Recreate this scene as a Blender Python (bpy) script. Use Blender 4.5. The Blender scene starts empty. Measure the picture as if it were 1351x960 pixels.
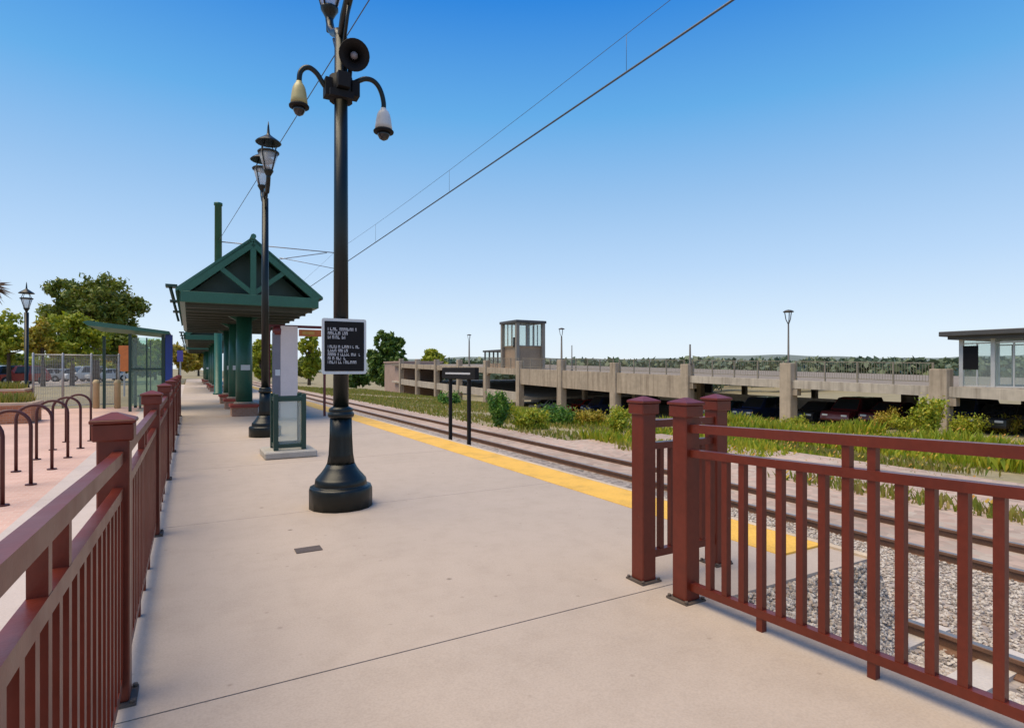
import bpy, math, random
import numpy as np
from mathutils import Vector, Matrix
random.seed(4)
RNG = np.random.default_rng(7)
C = bpy.context.scene.collection
PI = math.pi

# ------------------------------------------------------------------ materials
MATS = {}
def new_mat(name):
    m = bpy.data.materials.new(name); m.use_nodes = True
    nt = m.node_tree; b = nt.nodes['Principled BSDF']
    return m, nt, b
def N(nt, kind, **kw):
    n = nt.nodes.new(kind)
    for k, v in kw.items():
        if k in n.inputs: n.inputs[k].default_value = v
        else: setattr(n, k, v)
    return n
def ramp(nt, stops):
    r = nt.nodes.new('ShaderNodeValToRGB'); e = r.color_ramp.elements
    while len(e) < len(stops): e.new(0.5)
    for i, (p, c) in enumerate(stops):
        e[i].position = p; e[i].color = (*c, 1)
    return r
def sc(c, k): return tuple(min(1, x * k) for x in c)
def mottled(name, c, var=.18, scale=3.0, rough=.7, bump=.0, bscale=60, metal=0, spec=.5, scale2=None, coat=0):
    """base colour broken up by two sizes of noise, with a fine bump"""
    m, nt, b = new_mat(name)
    tc = N(nt, 'ShaderNodeTexCoord')
    n1 = N(nt, 'ShaderNodeTexNoise', Scale=scale, Detail=8, Roughness=.65)
    nt.links.new(tc.outputs['Object'], n1.inputs['Vector'])
    r = ramp(nt, [(.25, sc(c, 1 - var)), (.5, c), (.78, sc(c, 1 + var))])
    nt.links.new(n1.outputs['Fac'], r.inputs['Fac'])
    out = r.outputs['Color']
    n2 = N(nt, 'ShaderNodeTexNoise', Scale=scale2 or scale * 14, Detail=4)
    nt.links.new(tc.outputs['Object'], n2.inputs['Vector'])
    mx = N(nt, 'ShaderNodeMix', data_type='RGBA', blend_type='MULTIPLY')
    mx.inputs[0].default_value = var * 1.6
    r2 = ramp(nt, [(.3, (.55, .55, .55)), (.7, (1.1, 1.1, 1.1))])
    nt.links.new(n2.outputs['Fac'], r2.inputs['Fac'])
    nt.links.new(out, mx.inputs[6]); nt.links.new(r2.outputs['Color'], mx.inputs[7])
    nt.links.new(mx.outputs[2], b.inputs['Base Color'])
    b.inputs['Roughness'].default_value = rough; b.inputs['Metallic'].default_value = metal
    b.inputs['Specular IOR Level'].default_value = spec
    if coat: b.inputs['Coat Weight'].default_value = coat
    if bump:
        n3 = N(nt, 'ShaderNodeTexNoise', Scale=bscale, Detail=6)
        nt.links.new(tc.outputs['Object'], n3.inputs['Vector'])
        bp = N(nt, 'ShaderNodeBump', Strength=bump, Distance=.01)
        nt.links.new(n3.outputs['Fac'], bp.inputs['Height']); nt.links.new(bp.outputs['Normal'], b.inputs['Normal'])
    MATS[name] = m
    return m
def leafy(name, cols, rough=.55, trans=.3):
    m, nt, b = new_mat(name)
    g = N(nt, 'ShaderNodeNewGeometry')
    k = len(cols)
    r = ramp(nt, [(i / max(1, k - 1), c) for i, c in enumerate(cols)])
    nt.links.new(g.outputs['Random Per Island'], r.inputs['Fac'])
    nt.links.new(r.outputs['Color'], b.inputs['Base Color'])
    b.inputs['Roughness'].default_value = rough
    t = N(nt, 'ShaderNodeBsdfTranslucent'); nt.links.new(r.outputs['Color'], t.inputs['Color'])
    mx = N(nt, 'ShaderNodeMixShader'); mx.inputs[0].default_value = trans
    o = nt.nodes['Material Output']
    nt.links.new(b.outputs[0], mx.inputs[1]); nt.links.new(t.outputs[0], mx.inputs[2])
    nt.links.new(mx.outputs[0], o.inputs['Surface'])
    MATS[name] = m
    return m
def glass(name, tint=(.8, .9, .88), alpha=.25, rough=.05):
    m, nt, b = new_mat(name)
    b.inputs['Base Color'].default_value = (*tint, 1); b.inputs['Roughness'].default_value = rough
    t = N(nt, 'ShaderNodeBsdfTransparent', Color=(*tint, 1))
    mx = N(nt, 'ShaderNodeMixShader'); mx.inputs[0].default_value = alpha
    nt.links.new(t.outputs[0], mx.inputs[1]); nt.links.new(b.outputs[0], mx.inputs[2])
    nt.links.new(mx.outputs[0], nt.nodes['Material Output'].inputs['Surface'])
    MATS[name] = m
    return m
def bricks(name, c1, c2, mortar, scale, rough=.8, bw=.5, rh=.25, axis='XY'):
    m, nt, b = new_mat(name)
    tc = N(nt, 'ShaderNodeTexCoord'); src = tc.outputs['Object']
    if axis != 'XY':
        sp = N(nt, 'ShaderNodeSeparateXYZ'); cb = N(nt, 'ShaderNodeCombineXYZ'); ad = N(nt, 'ShaderNodeMath', operation='ADD')
        nt.links.new(src, sp.inputs[0]); nt.links.new(sp.outputs[0], ad.inputs[0]); nt.links.new(sp.outputs[1], ad.inputs[1])
        nt.links.new(ad.outputs[0], cb.inputs[0]); nt.links.new(sp.outputs[2], cb.inputs[1]); src = cb.outputs[0]
    t = N(nt, 'ShaderNodeTexBrick', Scale=scale, Color1=(*c1, 1), Color2=(*c2, 1), Mortar=(*mortar, 1))
    t.inputs['Mortar Size'].default_value = .012; t.inputs['Brick Width'].default_value = bw; t.inputs['Row Height'].default_value = rh
    nt.links.new(src, t.inputs['Vector'])
    n1 = N(nt, 'ShaderNodeTexNoise', Scale=.8, Detail=6); nt.links.new(tc.outputs['Object'], n1.inputs['Vector'])
    r2 = ramp(nt, [(.3, (.75, .75, .75)), (.7, (1.1, 1.1, 1.1))]); nt.links.new(n1.outputs['Fac'], r2.inputs['Fac'])
    mx = N(nt, 'ShaderNodeMix', data_type='RGBA', blend_type='MULTIPLY'); mx.inputs[0].default_value = .7
    nt.links.new(t.outputs['Color'], mx.inputs[6]); nt.links.new(r2.outputs['Color'], mx.inputs[7])
    nt.links.new(mx.outputs[2], b.inputs['Base Color']); b.inputs['Roughness'].default_value = rough
    MATS[name] = m
    return m

def walk_concrete(name, c):
    """broom-finished concrete with blotches, small dark spots and sparse dried stains"""
    m, nt, b = new_mat(name)
    tc = N(nt, 'ShaderNodeTexCoord')
    def noise(s, d=6, r=.6):
        n = N(nt, 'ShaderNodeTexNoise', Scale=s, Detail=d, Roughness=r); nt.links.new(tc.outputs['Object'], n.inputs['Vector']); return n
    big = noise(.55, 5, .6); r = ramp(nt, [(.3, sc(c, .93)), (.52, c), (.75, sc(c, 1.05))]); nt.links.new(big.outputs['Fac'], r.inputs['Fac'])
    def mul(prev, node_out, stops, f):
        rr = ramp(nt, stops); nt.links.new(node_out, rr.inputs['Fac'])
        mx = N(nt, 'ShaderNodeMix', data_type='RGBA', blend_type='MULTIPLY'); mx.inputs[0].default_value = f
        nt.links.new(prev, mx.inputs[6]); nt.links.new(rr.outputs['Color'], mx.inputs[7]); return mx.outputs[2]
    o = mul(r.outputs['Color'], noise(4.5, 8, .7).outputs['Fac'], [(.32, (.82, .80, .78)), (.55, (1, 1, 1))], .4)
    o = mul(o, noise(90, 3).outputs['Fac'], [(.3, (.72, .72, .72)), (.62, (1.05, 1.05, 1.05))], .4)
    v = N(nt, 'ShaderNodeTexVoronoi', Scale=1.7, Randomness=1); nt.links.new(tc.outputs['Object'], v.inputs['Vector'])
    o = mul(o, v.outputs['Distance'], [(.018, (.3, .27, .25)), (.045, (1, 1, 1))], .75)
    v2 = N(nt, 'ShaderNodeTexVoronoi', Scale=5.3, Randomness=1); nt.links.new(tc.outputs['Object'], v2.inputs['Vector'])
    o = mul(o, v2.outputs['Distance'], [(.02, (.6, .57, .55)), (.09, (1, 1, 1))], .6)
    nt.links.new(o, b.inputs['Base Color']); b.inputs['Roughness'].default_value = .82
    b.inputs['Specular IOR Level'].default_value = .3
    mp = N(nt, 'ShaderNodeMapping'); mp.inputs['Scale'].default_value = (14, 190, 1)
    nt.links.new(tc.outputs['Object'], mp.inputs['Vector'])
    n3 = N(nt, 'ShaderNodeTexNoise', Scale=1, Detail=4); nt.links.new(mp.outputs[0], n3.inputs['Vector'])
    bp = N(nt, 'ShaderNodeBump', Strength=.22, Distance=.006); nt.links.new(n3.outputs['Fac'], bp.inputs['Height'])
    nt.links.new(bp.outputs['Normal'], b.inputs['Normal'])
    MATS[name] = m
    return m
def tactile(name, c):
    m, nt, b = new_mat(name)
    tc = N(nt, 'ShaderNodeTexCoord')
    n = N(nt, 'ShaderNodeTexNoise', Scale=2.2, Detail=8, Roughness=.7); nt.links.new(tc.outputs['Object'], n.inputs['Vector'])
    r = ramp(nt, [(.3, sc(c, .72)), (.5, c), (.75, sc(c, 1.12))]); nt.links.new(n.outputs['Fac'], r.inputs['Fac'])
    nt.links.new(r.outputs['Color'], b.inputs['Base Color']); b.inputs['Roughness'].default_value = .6
    v = N(nt, 'ShaderNodeTexVoronoi', Scale=17, Randomness=0); nt.links.new(tc.outputs['Object'], v.inputs['Vector'])
    rr = ramp(nt, [(.2, (1, 1, 1)), (.34, (0, 0, 0))]); nt.links.new(v.outputs['Distance'], rr.inputs['Fac'])
    bp = N(nt, 'ShaderNodeBump', Strength=.6, Distance=.006); nt.links.new(rr.outputs['Color'], bp.inputs['Height'])
    nt.links.new(bp.outputs['Normal'], b.inputs['Normal'])
    MATS[name] = m
    return m
def gravel(name, cols, scale, bump=.8):
    m, nt, b = new_mat(name)
    tc = N(nt, 'ShaderNodeTexCoord')
    v = N(nt, 'ShaderNodeTexVoronoi', Scale=scale, Randomness=1); nt.links.new(tc.outputs['Object'], v.inputs['Vector'])
    r = ramp(nt, [(i / (len(cols) - 1), c) for i, c in enumerate(cols)])
    sp = N(nt, 'ShaderNodeSeparateColor'); nt.links.new(v.outputs['Color'], sp.inputs[0]); nt.links.new(sp.outputs[0], r.inputs['Fac'])
    n = N(nt, 'ShaderNodeTexNoise', Scale=.35, Detail=6); nt.links.new(tc.outputs['Object'], n.inputs['Vector'])
    r2 = ramp(nt, [(.3, (.72, .7, .68)), (.7, (1.1, 1.08, 1.05))]); nt.links.new(n.outputs['Fac'], r2.inputs['Fac'])
    mx = N(nt, 'ShaderNodeMix', data_type='RGBA', blend_type='MULTIPLY'); mx.inputs[0].default_value = .8
    nt.links.new(r.outputs['Color'], mx.inputs[6]); nt.links.new(r2.outputs['Color'], mx.inputs[7])
    nt.links.new(mx.outputs[2], b.inputs['Base Color']); b.inputs['Roughness'].default_value = .9
    bp = N(nt, 'ShaderNodeBump', Strength=bump, Distance=.02); bp.invert = True
    nt.links.new(v.outputs['Distance'], bp.inputs['Height']); nt.links.new(bp.outputs['Normal'], b.inputs['Normal'])
    MATS[name] = m
    return m

def streak(m):
    nt = m.node_tree; b = nt.nodes['Principled BSDF']; src = b.inputs['Base Color'].links[0].from_socket
    tc = N(nt, 'ShaderNodeTexCoord'); mp = N(nt, 'ShaderNodeMapping'); mp.inputs['Scale'].default_value = (2.2, 2.2, .12); nt.links.new(tc.outputs['Object'], mp.inputs['Vector'])
    n = N(nt, 'ShaderNodeTexNoise', Scale=1, Detail=7, Roughness=.7); nt.links.new(mp.outputs[0], n.inputs['Vector'])
    r = ramp(nt, [(.36, (.55, .52, .5)), (.52, (1, 1, 1)), (.7, (1.08, 1.07, 1.05))]); nt.links.new(n.outputs['Fac'], r.inputs['Fac'])
    mx = N(nt, 'ShaderNodeMix', data_type='RGBA', blend_type='MULTIPLY'); mx.inputs[0].default_value = .8
    nt.links.new(src, mx.inputs[6]); nt.links.new(r.outputs['Color'], mx.inputs[7]); nt.links.new(mx.outputs[2], b.inputs['Base Color'])
WALK = walk_concrete('walk_concrete', (.475, .388, .318))
RAMPC = walk_concrete('ramp_concrete', (.465, .380, .312))
STRIPC = walk_concrete('plaza_concrete', (.56, .48, .44))
YEL = tactile('yellow_tactile', (.80, .45, .055))
PLAZA = bricks('plaza_brick', (.65, .42, .34), (.59, .36, .285), (.62, .51, .44), 4)
BALLAST = gravel('ballast', [(.16, .14, .13), (.34, .29, .26), (.46, .40, .36), (.26, .23, .22)], 16)
DIRT = gravel('gravel_dirt', [(.42, .30, .24), (.50, .37, .30), (.36, .27, .22), (.48, .40, .33)], 7, .4)
EARTH = mottled('earth', (.30, .25, .14), .3, .25, .95, .3, 8)
STONE = leafy('stone', [(.20, .17, .15), (.40, .34, .28), (.54, .47, .40), (.60, .54, .47), (.30, .25, .21), (.46, .36, .28)], .85, 0)
RAIL = mottled('rusty_rail', (.17, .085, .05), .3, 5, .6, .2, 60)
RAILTOP = mottled('rail_head', (.30, .25, .22), .2, 5, .35, 0, metal=.6)
TIE = mottled('tie_concrete', (.55, .49, .44), .15, 4, .85, .3, 40)
MAROON = mottled('maroon_paint', (.145, .022, .010), .2, 2.5, .30, .05, 120, spec=.42)
def chip(m, c, scale, lo):
    nt = m.node_tree; b = nt.nodes['Principled BSDF']; src = b.inputs['Base Color'].links[0].from_socket
    tc = N(nt, 'ShaderNodeTexCoord'); n = N(nt, 'ShaderNodeTexNoise', Scale=scale, Detail=6, Roughness=.7); nt.links.new(tc.outputs['Object'], n.inputs['Vector'])
    r = ramp(nt, [(lo, (0, 0, 0)), (lo + .02, (1, 1, 1))]); nt.links.new(n.outputs['Fac'], r.inputs['Fac'])
    mx = N(nt, 'ShaderNodeMix', data_type='RGBA'); mx.inputs[7].default_value = (*c, 1)
    nt.links.new(r.outputs['Color'], mx.inputs[0]); nt.links.new(src, mx.inputs[6]); nt.links.new(mx.outputs[2], b.inputs['Base Color'])
    n2 = N(nt, 'ShaderNodeTexNoise', Scale=7, Detail=5); nt.links.new(tc.outputs['Object'], n2.inputs['Vector'])
    base = b.inputs['Roughness'].default_value
    mr = N(nt, 'ShaderNodeMapRange'); mr.inputs['To Min'].default_value = base * .75; mr.inputs['To Max'].default_value = base * 1.6
    nt.links.new(n2.outputs['Fac'], mr.inputs['Value']); nt.links.new(mr.outputs[0], b.inputs['Roughness'])
chip(MAROON, (.20, .12, .09), 26, .69)
PLATE = mottled('base_plate_metal', (.10, .075, .06), .25, 9, .7)
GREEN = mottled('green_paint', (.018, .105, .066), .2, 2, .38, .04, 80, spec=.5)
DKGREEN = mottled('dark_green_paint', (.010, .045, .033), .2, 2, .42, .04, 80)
ROOFG = mottled('green_metal_roof', (.03, .13, .09), .2, 1.2, .4, 0)
BLACK = mottled('black_cast_iron', (.006, .009, .008), .3, 5, .36, .08, 60, spec=.4)
BLACKM = mottled('black_matt', (.009, .008, .009), .2, 5, .7, 0, spec=.25)
BLUEB = mottled('blue_panel', (.015, .05, .26), .15, 2, .45)
SIGNW = mottled('sign_border', (.62, .64, .64), .06, 4, .5)
SIGNT = mottled('sign_lettering', (.52, .52, .54), .05, 8, .6)
CREAM = mottled('camera_cream', (.42, .37, .17), .12, 4, .4)
WHITEC = mottled('camera_grey', (.58, .57, .55), .12, 4, .4)
SMOKE = mottled('smoked_dome', (.02, .02, .022), .1, 4, .08)
FROST = glass('frosted_lantern', (.80, .82, .84), .35, .3)
CLEAR = glass('clear_glass', (.93, .96, .94), .09)
GREENG = glass('green_glass', (.84, .94, .88), .10)
BINGL = glass('bin_panel', (.93, .95, .92), .16, .12)
SLAB = mottled('pad_concrete', (.42, .39, .34), .16, 3, .85, .25, 40)
PCONC = mottled('parking_concrete', (.45, .36, .27), .2, .5, .85, .15, 20, scale2=3)
PCONC2 = mottled('parking_beam', (.52, .45, .37), .18, .5, .85, .15, 20, scale2=3)
streak(PCONC); streak(PCONC2)
ASPH = mottled('asphalt', (.055, .053, .053), .25, .6, .9, .3, 40)
BRICKW = bricks('tower_brick', (.42, .29, .19), (.36, .24, .15), (.42, .35, .27), 3, axis='XZ')
BRICKP = bricks('planter_brick', (.46, .19, .085), (.38, .14, .06), (.42, .34, .28), 4, axis='XZ')
BRICKC = bricks('column_brick', (.45, .24, .15), (.38, .19, .11), (.45, .37, .3), 4, axis='XZ')
REDCAP = mottled('red_cap', (.36, .06, .035), .2, 3, .6)
PINK = mottled('pink_panel', (.74, .64, .60), .08, 2, .6)
GREYP = mottled('grey_panel', (.20, .19, .22), .15, 3, .5)
ORANGE = mottled('orange_sign', (.60, .16, .035), .2, 6, .5)
DKRED = mottled('dark_red_frame', (.14, .02, .02), .15, 3, .45)
BLOCK = mottled('pink_block_wall', (.42, .29, .235), .15, .6, .85, .1, 20)
STEEL = mottled('galvanised', (.42, .42, .42), .15, 4, .45, metal=.5)
MESHB = mottled('tan_mesh', (.25, .215, .165), .15, 2, .7)
DKFR = mottled('dark_frame', (.075, .07, .068), .2, 2, .5)
BARK = mottled('bark', (.10, .07, .05), .3, 6, .95, .6, 20)
CAST = mottled('drain_cover', (.10, .075, .065), .25, 20, .7, .4, 60)
JOINT = mottled('joint_seal', (.16, .11, .09), .25, 9, .95)
ROAD = ASPH
LEAF_A = leafy('leaf_dark', [(.07, .12, .014), (.15, .20, .018), (.26, .28, .03), (.10, .15, .014), (.22, .20, .025)])
LEAF_B = leafy('leaf_yellowgreen', [(.20, .27, .015), (.32, .37, .02), (.46, .44, .03), (.25, .30, .02)])
LEAF_C = leafy('leaf_deep', [(.045, .10, .015), (.09, .17, .02), (.17, .24, .03)])
LEAF_D = leafy('leaf_autumn', [(.36, .29, .025), (.50, .36, .03), (.30, .30, .025), (.55, .32, .04)])
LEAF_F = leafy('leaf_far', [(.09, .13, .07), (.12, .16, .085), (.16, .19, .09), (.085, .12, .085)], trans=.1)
LEAF_BR = leafy('leaf_brown', [(.10, .06, .04), (.16, .09, .05), (.07, .05, .04)])
WEED = leafy('weed', [(.16, .26, .012), (.34, .40, .02), (.50, .44, .03), (.22, .32, .015), (.54, .42, .035)])
WEEDO = leafy('weed_flower', [(.55, .22, .03), (.50, .30, .04), (.55, .42, .05)])
GRASS = leafy('grass_blade', [(.15, .20, .02), (.24, .26, .03), (.32, .27, .05), (.38, .29, .09)])
BUSH = leafy('bush_leaf', [(.04, .15, .014), (.09, .24, .02), (.18, .30, .03), (.05, .13, .03)])
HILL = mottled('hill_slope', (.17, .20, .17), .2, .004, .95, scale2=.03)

# ------------------------------------------------------------------ mesh builder
class MB:
    def __init__(s): s.v = []; s.f = []; s.mi = []; s.sm = []; s.cur = 0
    def add(s, vs, fs, smooth=False):
        o = len(s.v); s.v += [tuple(v) for v in vs]
        for f in fs: s.f.append(tuple(i + o for i in f)); s.mi.append(s.cur); s.sm.append(smooth)
        return s
    def box(s, x0, x1, y0, y1, z0, z1, bev=0):
        if bev:
            b = bev
            vs = []; idx = {}
            P = [(x0, x1), (y0, y1), (z0, z1)]
            # chamfered box: 24 verts
            for sx in (0, 1):
                for sy in (0, 1):
                    for sz in (0, 1):
                        c = [P[0][sx], P[1][sy], P[2][sz]]; sg = [1 - 2 * sx, 1 - 2 * sy, 1 - 2 * sz]
                        for ax in range(3):
                            q = [c[k] + (0 if k == ax else sg[k] * b) for k in range(3)]
                            idx[(sx, sy, sz, ax)] = len(vs); vs.append(q)
            fs = []
            def face(ks): fs.append([idx[k] for k in ks])
            for ax in range(3):
                a, c = [k for k in range(3) if k != ax]
                for sd in (0, 1):
                    ks = []
                    for (i, j) in ((0, 0), (1, 0), (1, 1), (0, 1)):
                        t = [0, 0, 0]; t[ax] = sd; t[a] = i; t[c] = j
                        ks.append((*t, ax))
                    face(ks)
            for ax in range(3):  # edges along ax
                a, c = [k for k in range(3) if k != ax]
                for i in (0, 1):
                    for j in (0, 1):
                        t0 = [0, 0, 0]; t0[a] = i; t0[c] = j; t1 = list(t0); t1[ax] = 1
                        face([(*t0, a), (*t1, a), (*t1, c), (*t0, c)])
            for sx in (0, 1):
                for sy in (0, 1):
                    for sz in (0, 1): face([(sx, sy, sz, 0), (sx, sy, sz, 1), (sx, sy, sz, 2)])
            return s.add(vs, fs)
        vs = [(x, y, z) for z in (z0, z1) for (x, y) in ((x0, y0), (x1, y0), (x1, y1), (x0, y1))]
        return s.add(vs, [(3, 2, 1, 0), (4, 5, 6, 7), (0, 1, 5, 4), (1, 2, 6, 5), (2, 3, 7, 6), (3, 0, 4, 7)])
    def cbox(s, c, d, bev=0): return s.box(c[0]-d[0]/2, c[0]+d[0]/2, c[1]-d[1]/2, c[1]+d[1]/2, c[2]-d[2]/2, c[2]+d[2]/2, bev)
    def beam(s, p, q, w, h, up=(0, 0, 1)):
        """square-section bar from p to q"""
        p = Vector(p); q = Vector(q); d = (q - p).normalized(); u = Vector(up)
        sd = d.cross(u)
        if sd.length < 1e-4: sd = d.cross(Vector((1, 0, 0)))
        sd.normalize(); u = sd.cross(d).normalized()
        vs = [e + sd * (a * w / 2) + u * (b * h / 2) for e in (p, q) for (a, b) in ((-1, -1), (1, -1), (1, 1), (-1, 1))]
        return s.add(vs, [(3, 2, 1, 0), (4, 5, 6, 7), (0, 1, 5, 4), (1, 2, 6, 5), (2, 3, 7, 6), (3, 0, 4, 7)])
    def lathe(s, prof, n=24, c=(0, 0), flute=0):
        vs = []; fs = []
        for (r, z) in prof:
            for k in range(n):
                a = 2 * PI * k / n; rr = r * (1 - flute * (k % 2)); vs.append((c[0] + rr * math.cos(a), c[1] + rr * math.sin(a), z))
        for i in range(len(prof) - 1):
            for k in range(n):
                k2 = (k + 1) % n; fs.append((i*n+k, i*n+k2, (i+1)*n+k2, (i+1)*n+k))
        s.add(vs, fs, True)
        o = len(s.v) - len(vs)
        s.f.append(tuple(o + k for k in reversed(range(n)))); s.mi.append(s.cur); s.sm.append(False)
        s.f.append(tuple(o + (len(prof)-1)*n + k for k in range(n))); s.mi.append(s.cur); s.sm.append(False)
        return s
    def tube(s, pts, r, n=10, caps=True):
        pts = [Vector(p) for p in pts]; rs = r if isinstance(r, (list, tuple)) else [r] * len(pts)
        vs = []; fs = []; ref = None
        for i, p in enumerate(pts):
            d = (pts[min(i+1, len(pts)-1)] - pts[max(i-1, 0)]).normalized()
            if ref is None:
                ref = d.cross(Vector((0, 0, 1)))
                if ref.length < 1e-3: ref = d.cross(Vector((0, 1, 0)))
            a = (ref - d * ref.dot(d)).normalized(); ref = a; b = d.cross(a)
            for k in range(n):
                t = 2 * PI * k / n; vs.append(p + (a * math.cos(t) + b * math.sin(t)) * rs[i])
        for i in range(len(pts) - 1):
            for k in range(n):
                k2 = (k + 1) % n; fs.append((i*n+k, i*n+k2, (i+1)*n+k2, (i+1)*n+k))
        s.add(vs, fs, True)
        if caps:
            o = len(s.v) - len(vs)
            s.f.append(tuple(o + k for k in reversed(range(n)))); s.mi.append(s.cur); s.sm.append(False)
            s.f.append(tuple(o + (len(pts)-1)*n + k for k in range(n))); s.mi.append(s.cur); s.sm.append(False)
        return s
    def frustum(s, cx, cy, w0, w1, z0, z1):
        vs = [(cx + a*w0/2, cy + b*w0/2, z0) for a, b in ((-1,-1),(1,-1),(1,1),(-1,1))] + [(cx + a*w1/2, cy + b*w1/2, z1) for a, b in ((-1,-1),(1,-1),(1,1),(-1,1))]
        return s.add(vs, [(3,2,1,0),(4,5,6,7),(0,1,5,4),(1,2,6,5),(2,3,7,6),(3,0,4,7)])
    def prism(s, outline, x0, x1, axis='x'):
        """closed outline extruded along an axis; outline pairs are the other two coordinates"""
        n = len(outline)
        f = {'x': lambda a, b, e: (e, a, b), 'y': lambda a, b, e: (a, e, b), 'z': lambda a, b, e: (a, b, e)}[axis]
        vs = [f(a, b, x0) for a, b in outline] + [f(a, b, x1) for a, b in outline]
        fs = [tuple(reversed(range(n))), tuple(range(n, 2*n))] + [(i, (i+1) % n, n + (i+1) % n, n + i) for i in range(n)]
        return s.add(vs, fs)
    def build(s, name, mat, parent=None, loc=None):
        me = bpy.data.meshes.new(name); me.from_pydata(s.v, [], s.f)
        for m in (mat if isinstance(mat, (list, tuple)) else [mat]): me.materials.append(m)
        me.polygons.foreach_set('material_index', s.mi); me.polygons.foreach_set('use_smooth', s.sm)
        me.update()
        import bmesh
        bm = bmesh.new(); bm.from_mesh(me); bmesh.ops.recalc_face_normals(bm, faces=bm.faces); bm.to_mesh(me); bm.free()
        o = bpy.data.objects.new(name, me); C.objects.link(o)
        if parent: o.parent = parent
        if loc: o.location = loc
        return o
def quads(name, V, mat, parent=None, per=4, mats=None):
    """V: (n, per, 3) numpy array of faces"""
    n = len(V); me = bpy.data.meshes.new(name)
    me.vertices.add(n * per); me.vertices.foreach_set('co', V.reshape(-1).astype(np.float32))
    me.loops.add(n * per); me.loops.foreach_set('vertex_index', np.arange(n * per, dtype=np.int32))
    me.polygons.add(n); me.polygons.foreach_set('loop_start', np.arange(0, n * per, per, dtype=np.int32))
    me.polygons.foreach_set('loop_total', np.full(n, per, dtype=np.int32))
    for m in (mat if isinstance(mat, (list, tuple)) else [mat]): me.materials.append(m)
    if mats is not None: me.polygons.foreach_set('material_index', mats.astype(np.int32))
    me.update(calc_edges=True)
    o = bpy.data.objects.new(name, me); C.objects.link(o)
    if parent: o.parent = parent
    return o
def tag(o, label=None, cat=None, group=None, kind=None):
    if label: o['label'] = label
    if cat: o['category'] = cat
    if group: o['group'] = group
    if kind: o['kind'] = kind
    return o
def empty(name, label, cat, loc=(0, 0, 0), rz=0, group=None):
    o = bpy.data.objects.new(name, None); C.objects.link(o); o.location = loc; o.rotation_euler = (0, 0, rz)
    o.empty_display_size = .2
    return tag(o, label, cat, group)
def copy_tree(o, parent=None):
    c = o.copy(); C.objects.link(c)
    if parent: c.parent = parent
    for ch in list(o.children): copy_tree(ch, c)
    return c

# ------------------------------------------------------------------ terrain and setting
def zramp(y): return .036 * max(0.0, 2.83 - y)
def lerp(a, b, t): t = max(0, min(1, t)); return a + (b - a) * t
def low(y): return -2.35 - .043 * max(-10, min(95, y - 25))
def zt(x, y):
    if x < 4.55: return -.72 if x > -.5 and y < 95 else (-.03 if x > -120 else lerp(-.03, 2, (-x - 120) / 200))
    if x < 9.5: return -.72
    if x < 20: return lerp(-.72, -1.3, (x - 9.5) / 10)
    if x < 31: return lerp(-1.3, low(y), (x - 20) / 11)
    if x < 130: return low(y)
    return lerp(low(y), 0, (x - 130) / 300)
xs = [-1500, -700, -300, -120, -60, -30, -15, -6, -.5, -.45, 1, 4.5, 4.56, 6, 9.4, 12, 14, 17, 20, 23, 26, 29, 31, 36, 60, 90, 130, 220, 430, 900, 1800]
ys = [-900, -300, -80, -30, -10, 0, 8, 16, 25, 35, 50, 65, 80, 95, 96, 120, 180, 300, 600, 1200, 2200]
m = MB()
vs = [(x, y, zt(x, y) + (random.uniform(-.06, .06) if 9.5 < x < 30 else 0)) for y in ys for x in xs]
nx = len(xs)
m.add(vs, [(j*nx+i, j*nx+i+1, (j+1)*nx+i+1, (j+1)*nx+i) for j in range(len(ys)-1) for i in range(nx-1)], True)
tag(m.build('terrain', EARTH), kind='structure')

# platform slab with the broom-finished walk, the ramped end nearest the viewer
m = MB(); m.box(-.36, 2.96, 2.838, 92, -.7, 0); m.box(2.96, 4.0, 2.5, 92, -.7, 0)
m.box(4.0, 4.61, 2.5, 92, -.7, -.012)
tag(m.build('platform', WALK), kind='structure')
m = MB()
m.prism([(2.828, -.7), (2.828, 0), (-9, .036*11.828), (-9, -.7)], -.36, 2.96)
tag(m.build('walkway', RAMPC), kind='structure')
m = MB(); m.box(-.36, 2.96, 2.828, 2.838, -.5, -.006)
tag(m.build('walkway_joint', JOINT), kind='structure')
m = MB()
for y in (6.1, 9.4, 12.7, 16.0, 19.3, 22.6, 25.9, 29.2, 32.5): m.box(-.36, 4.0, y - .003, y + .003, 0, .0015)
tag(m.build('control_joint', mottled('faint_joint', (.44, .35, .30), .2, 9, .95)), kind='structure')
m = MB(); m.box(4.0, 4.61, 2.86, 92, -.012, .004)
tag(m.build('platform_edge_strip', YEL), kind='structure')
m = MB(); m.box(4.545, 4.615, 2.5, 92, -.011, .006)
tag(m.build('platform_edge_nosing', mottled('pale_nosing', (.60, .47, .33), .2, 3, .8)), kind='structure')
def heap_run(x): return np.interp(x, [2.96, 3.6, 4.3, 4.66], [.80, .75, .33, .24])
def heap_z(x, y):
    t = np.clip((2.497 - y)/heap_run(x), 0, 1); return -.665 + .645*(1 - t)*(1 - .25*t*(1 - t))
m = MB(); hx = np.linspace(2.965, 4.66, 14); ht = np.linspace(0, 1, 8)
m.add([(x, 2.497 - t*heap_run(x), heap_z(x, 2.497 - t*heap_run(x))) for x in hx for t in ht], [(a*8+b, a*8+b+1, a*8+b+9, a*8+b+8) for a in range(13) for b in range(7)], True)
tag(m.build('ballast_slope', BALLAST), kind='structure')
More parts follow.
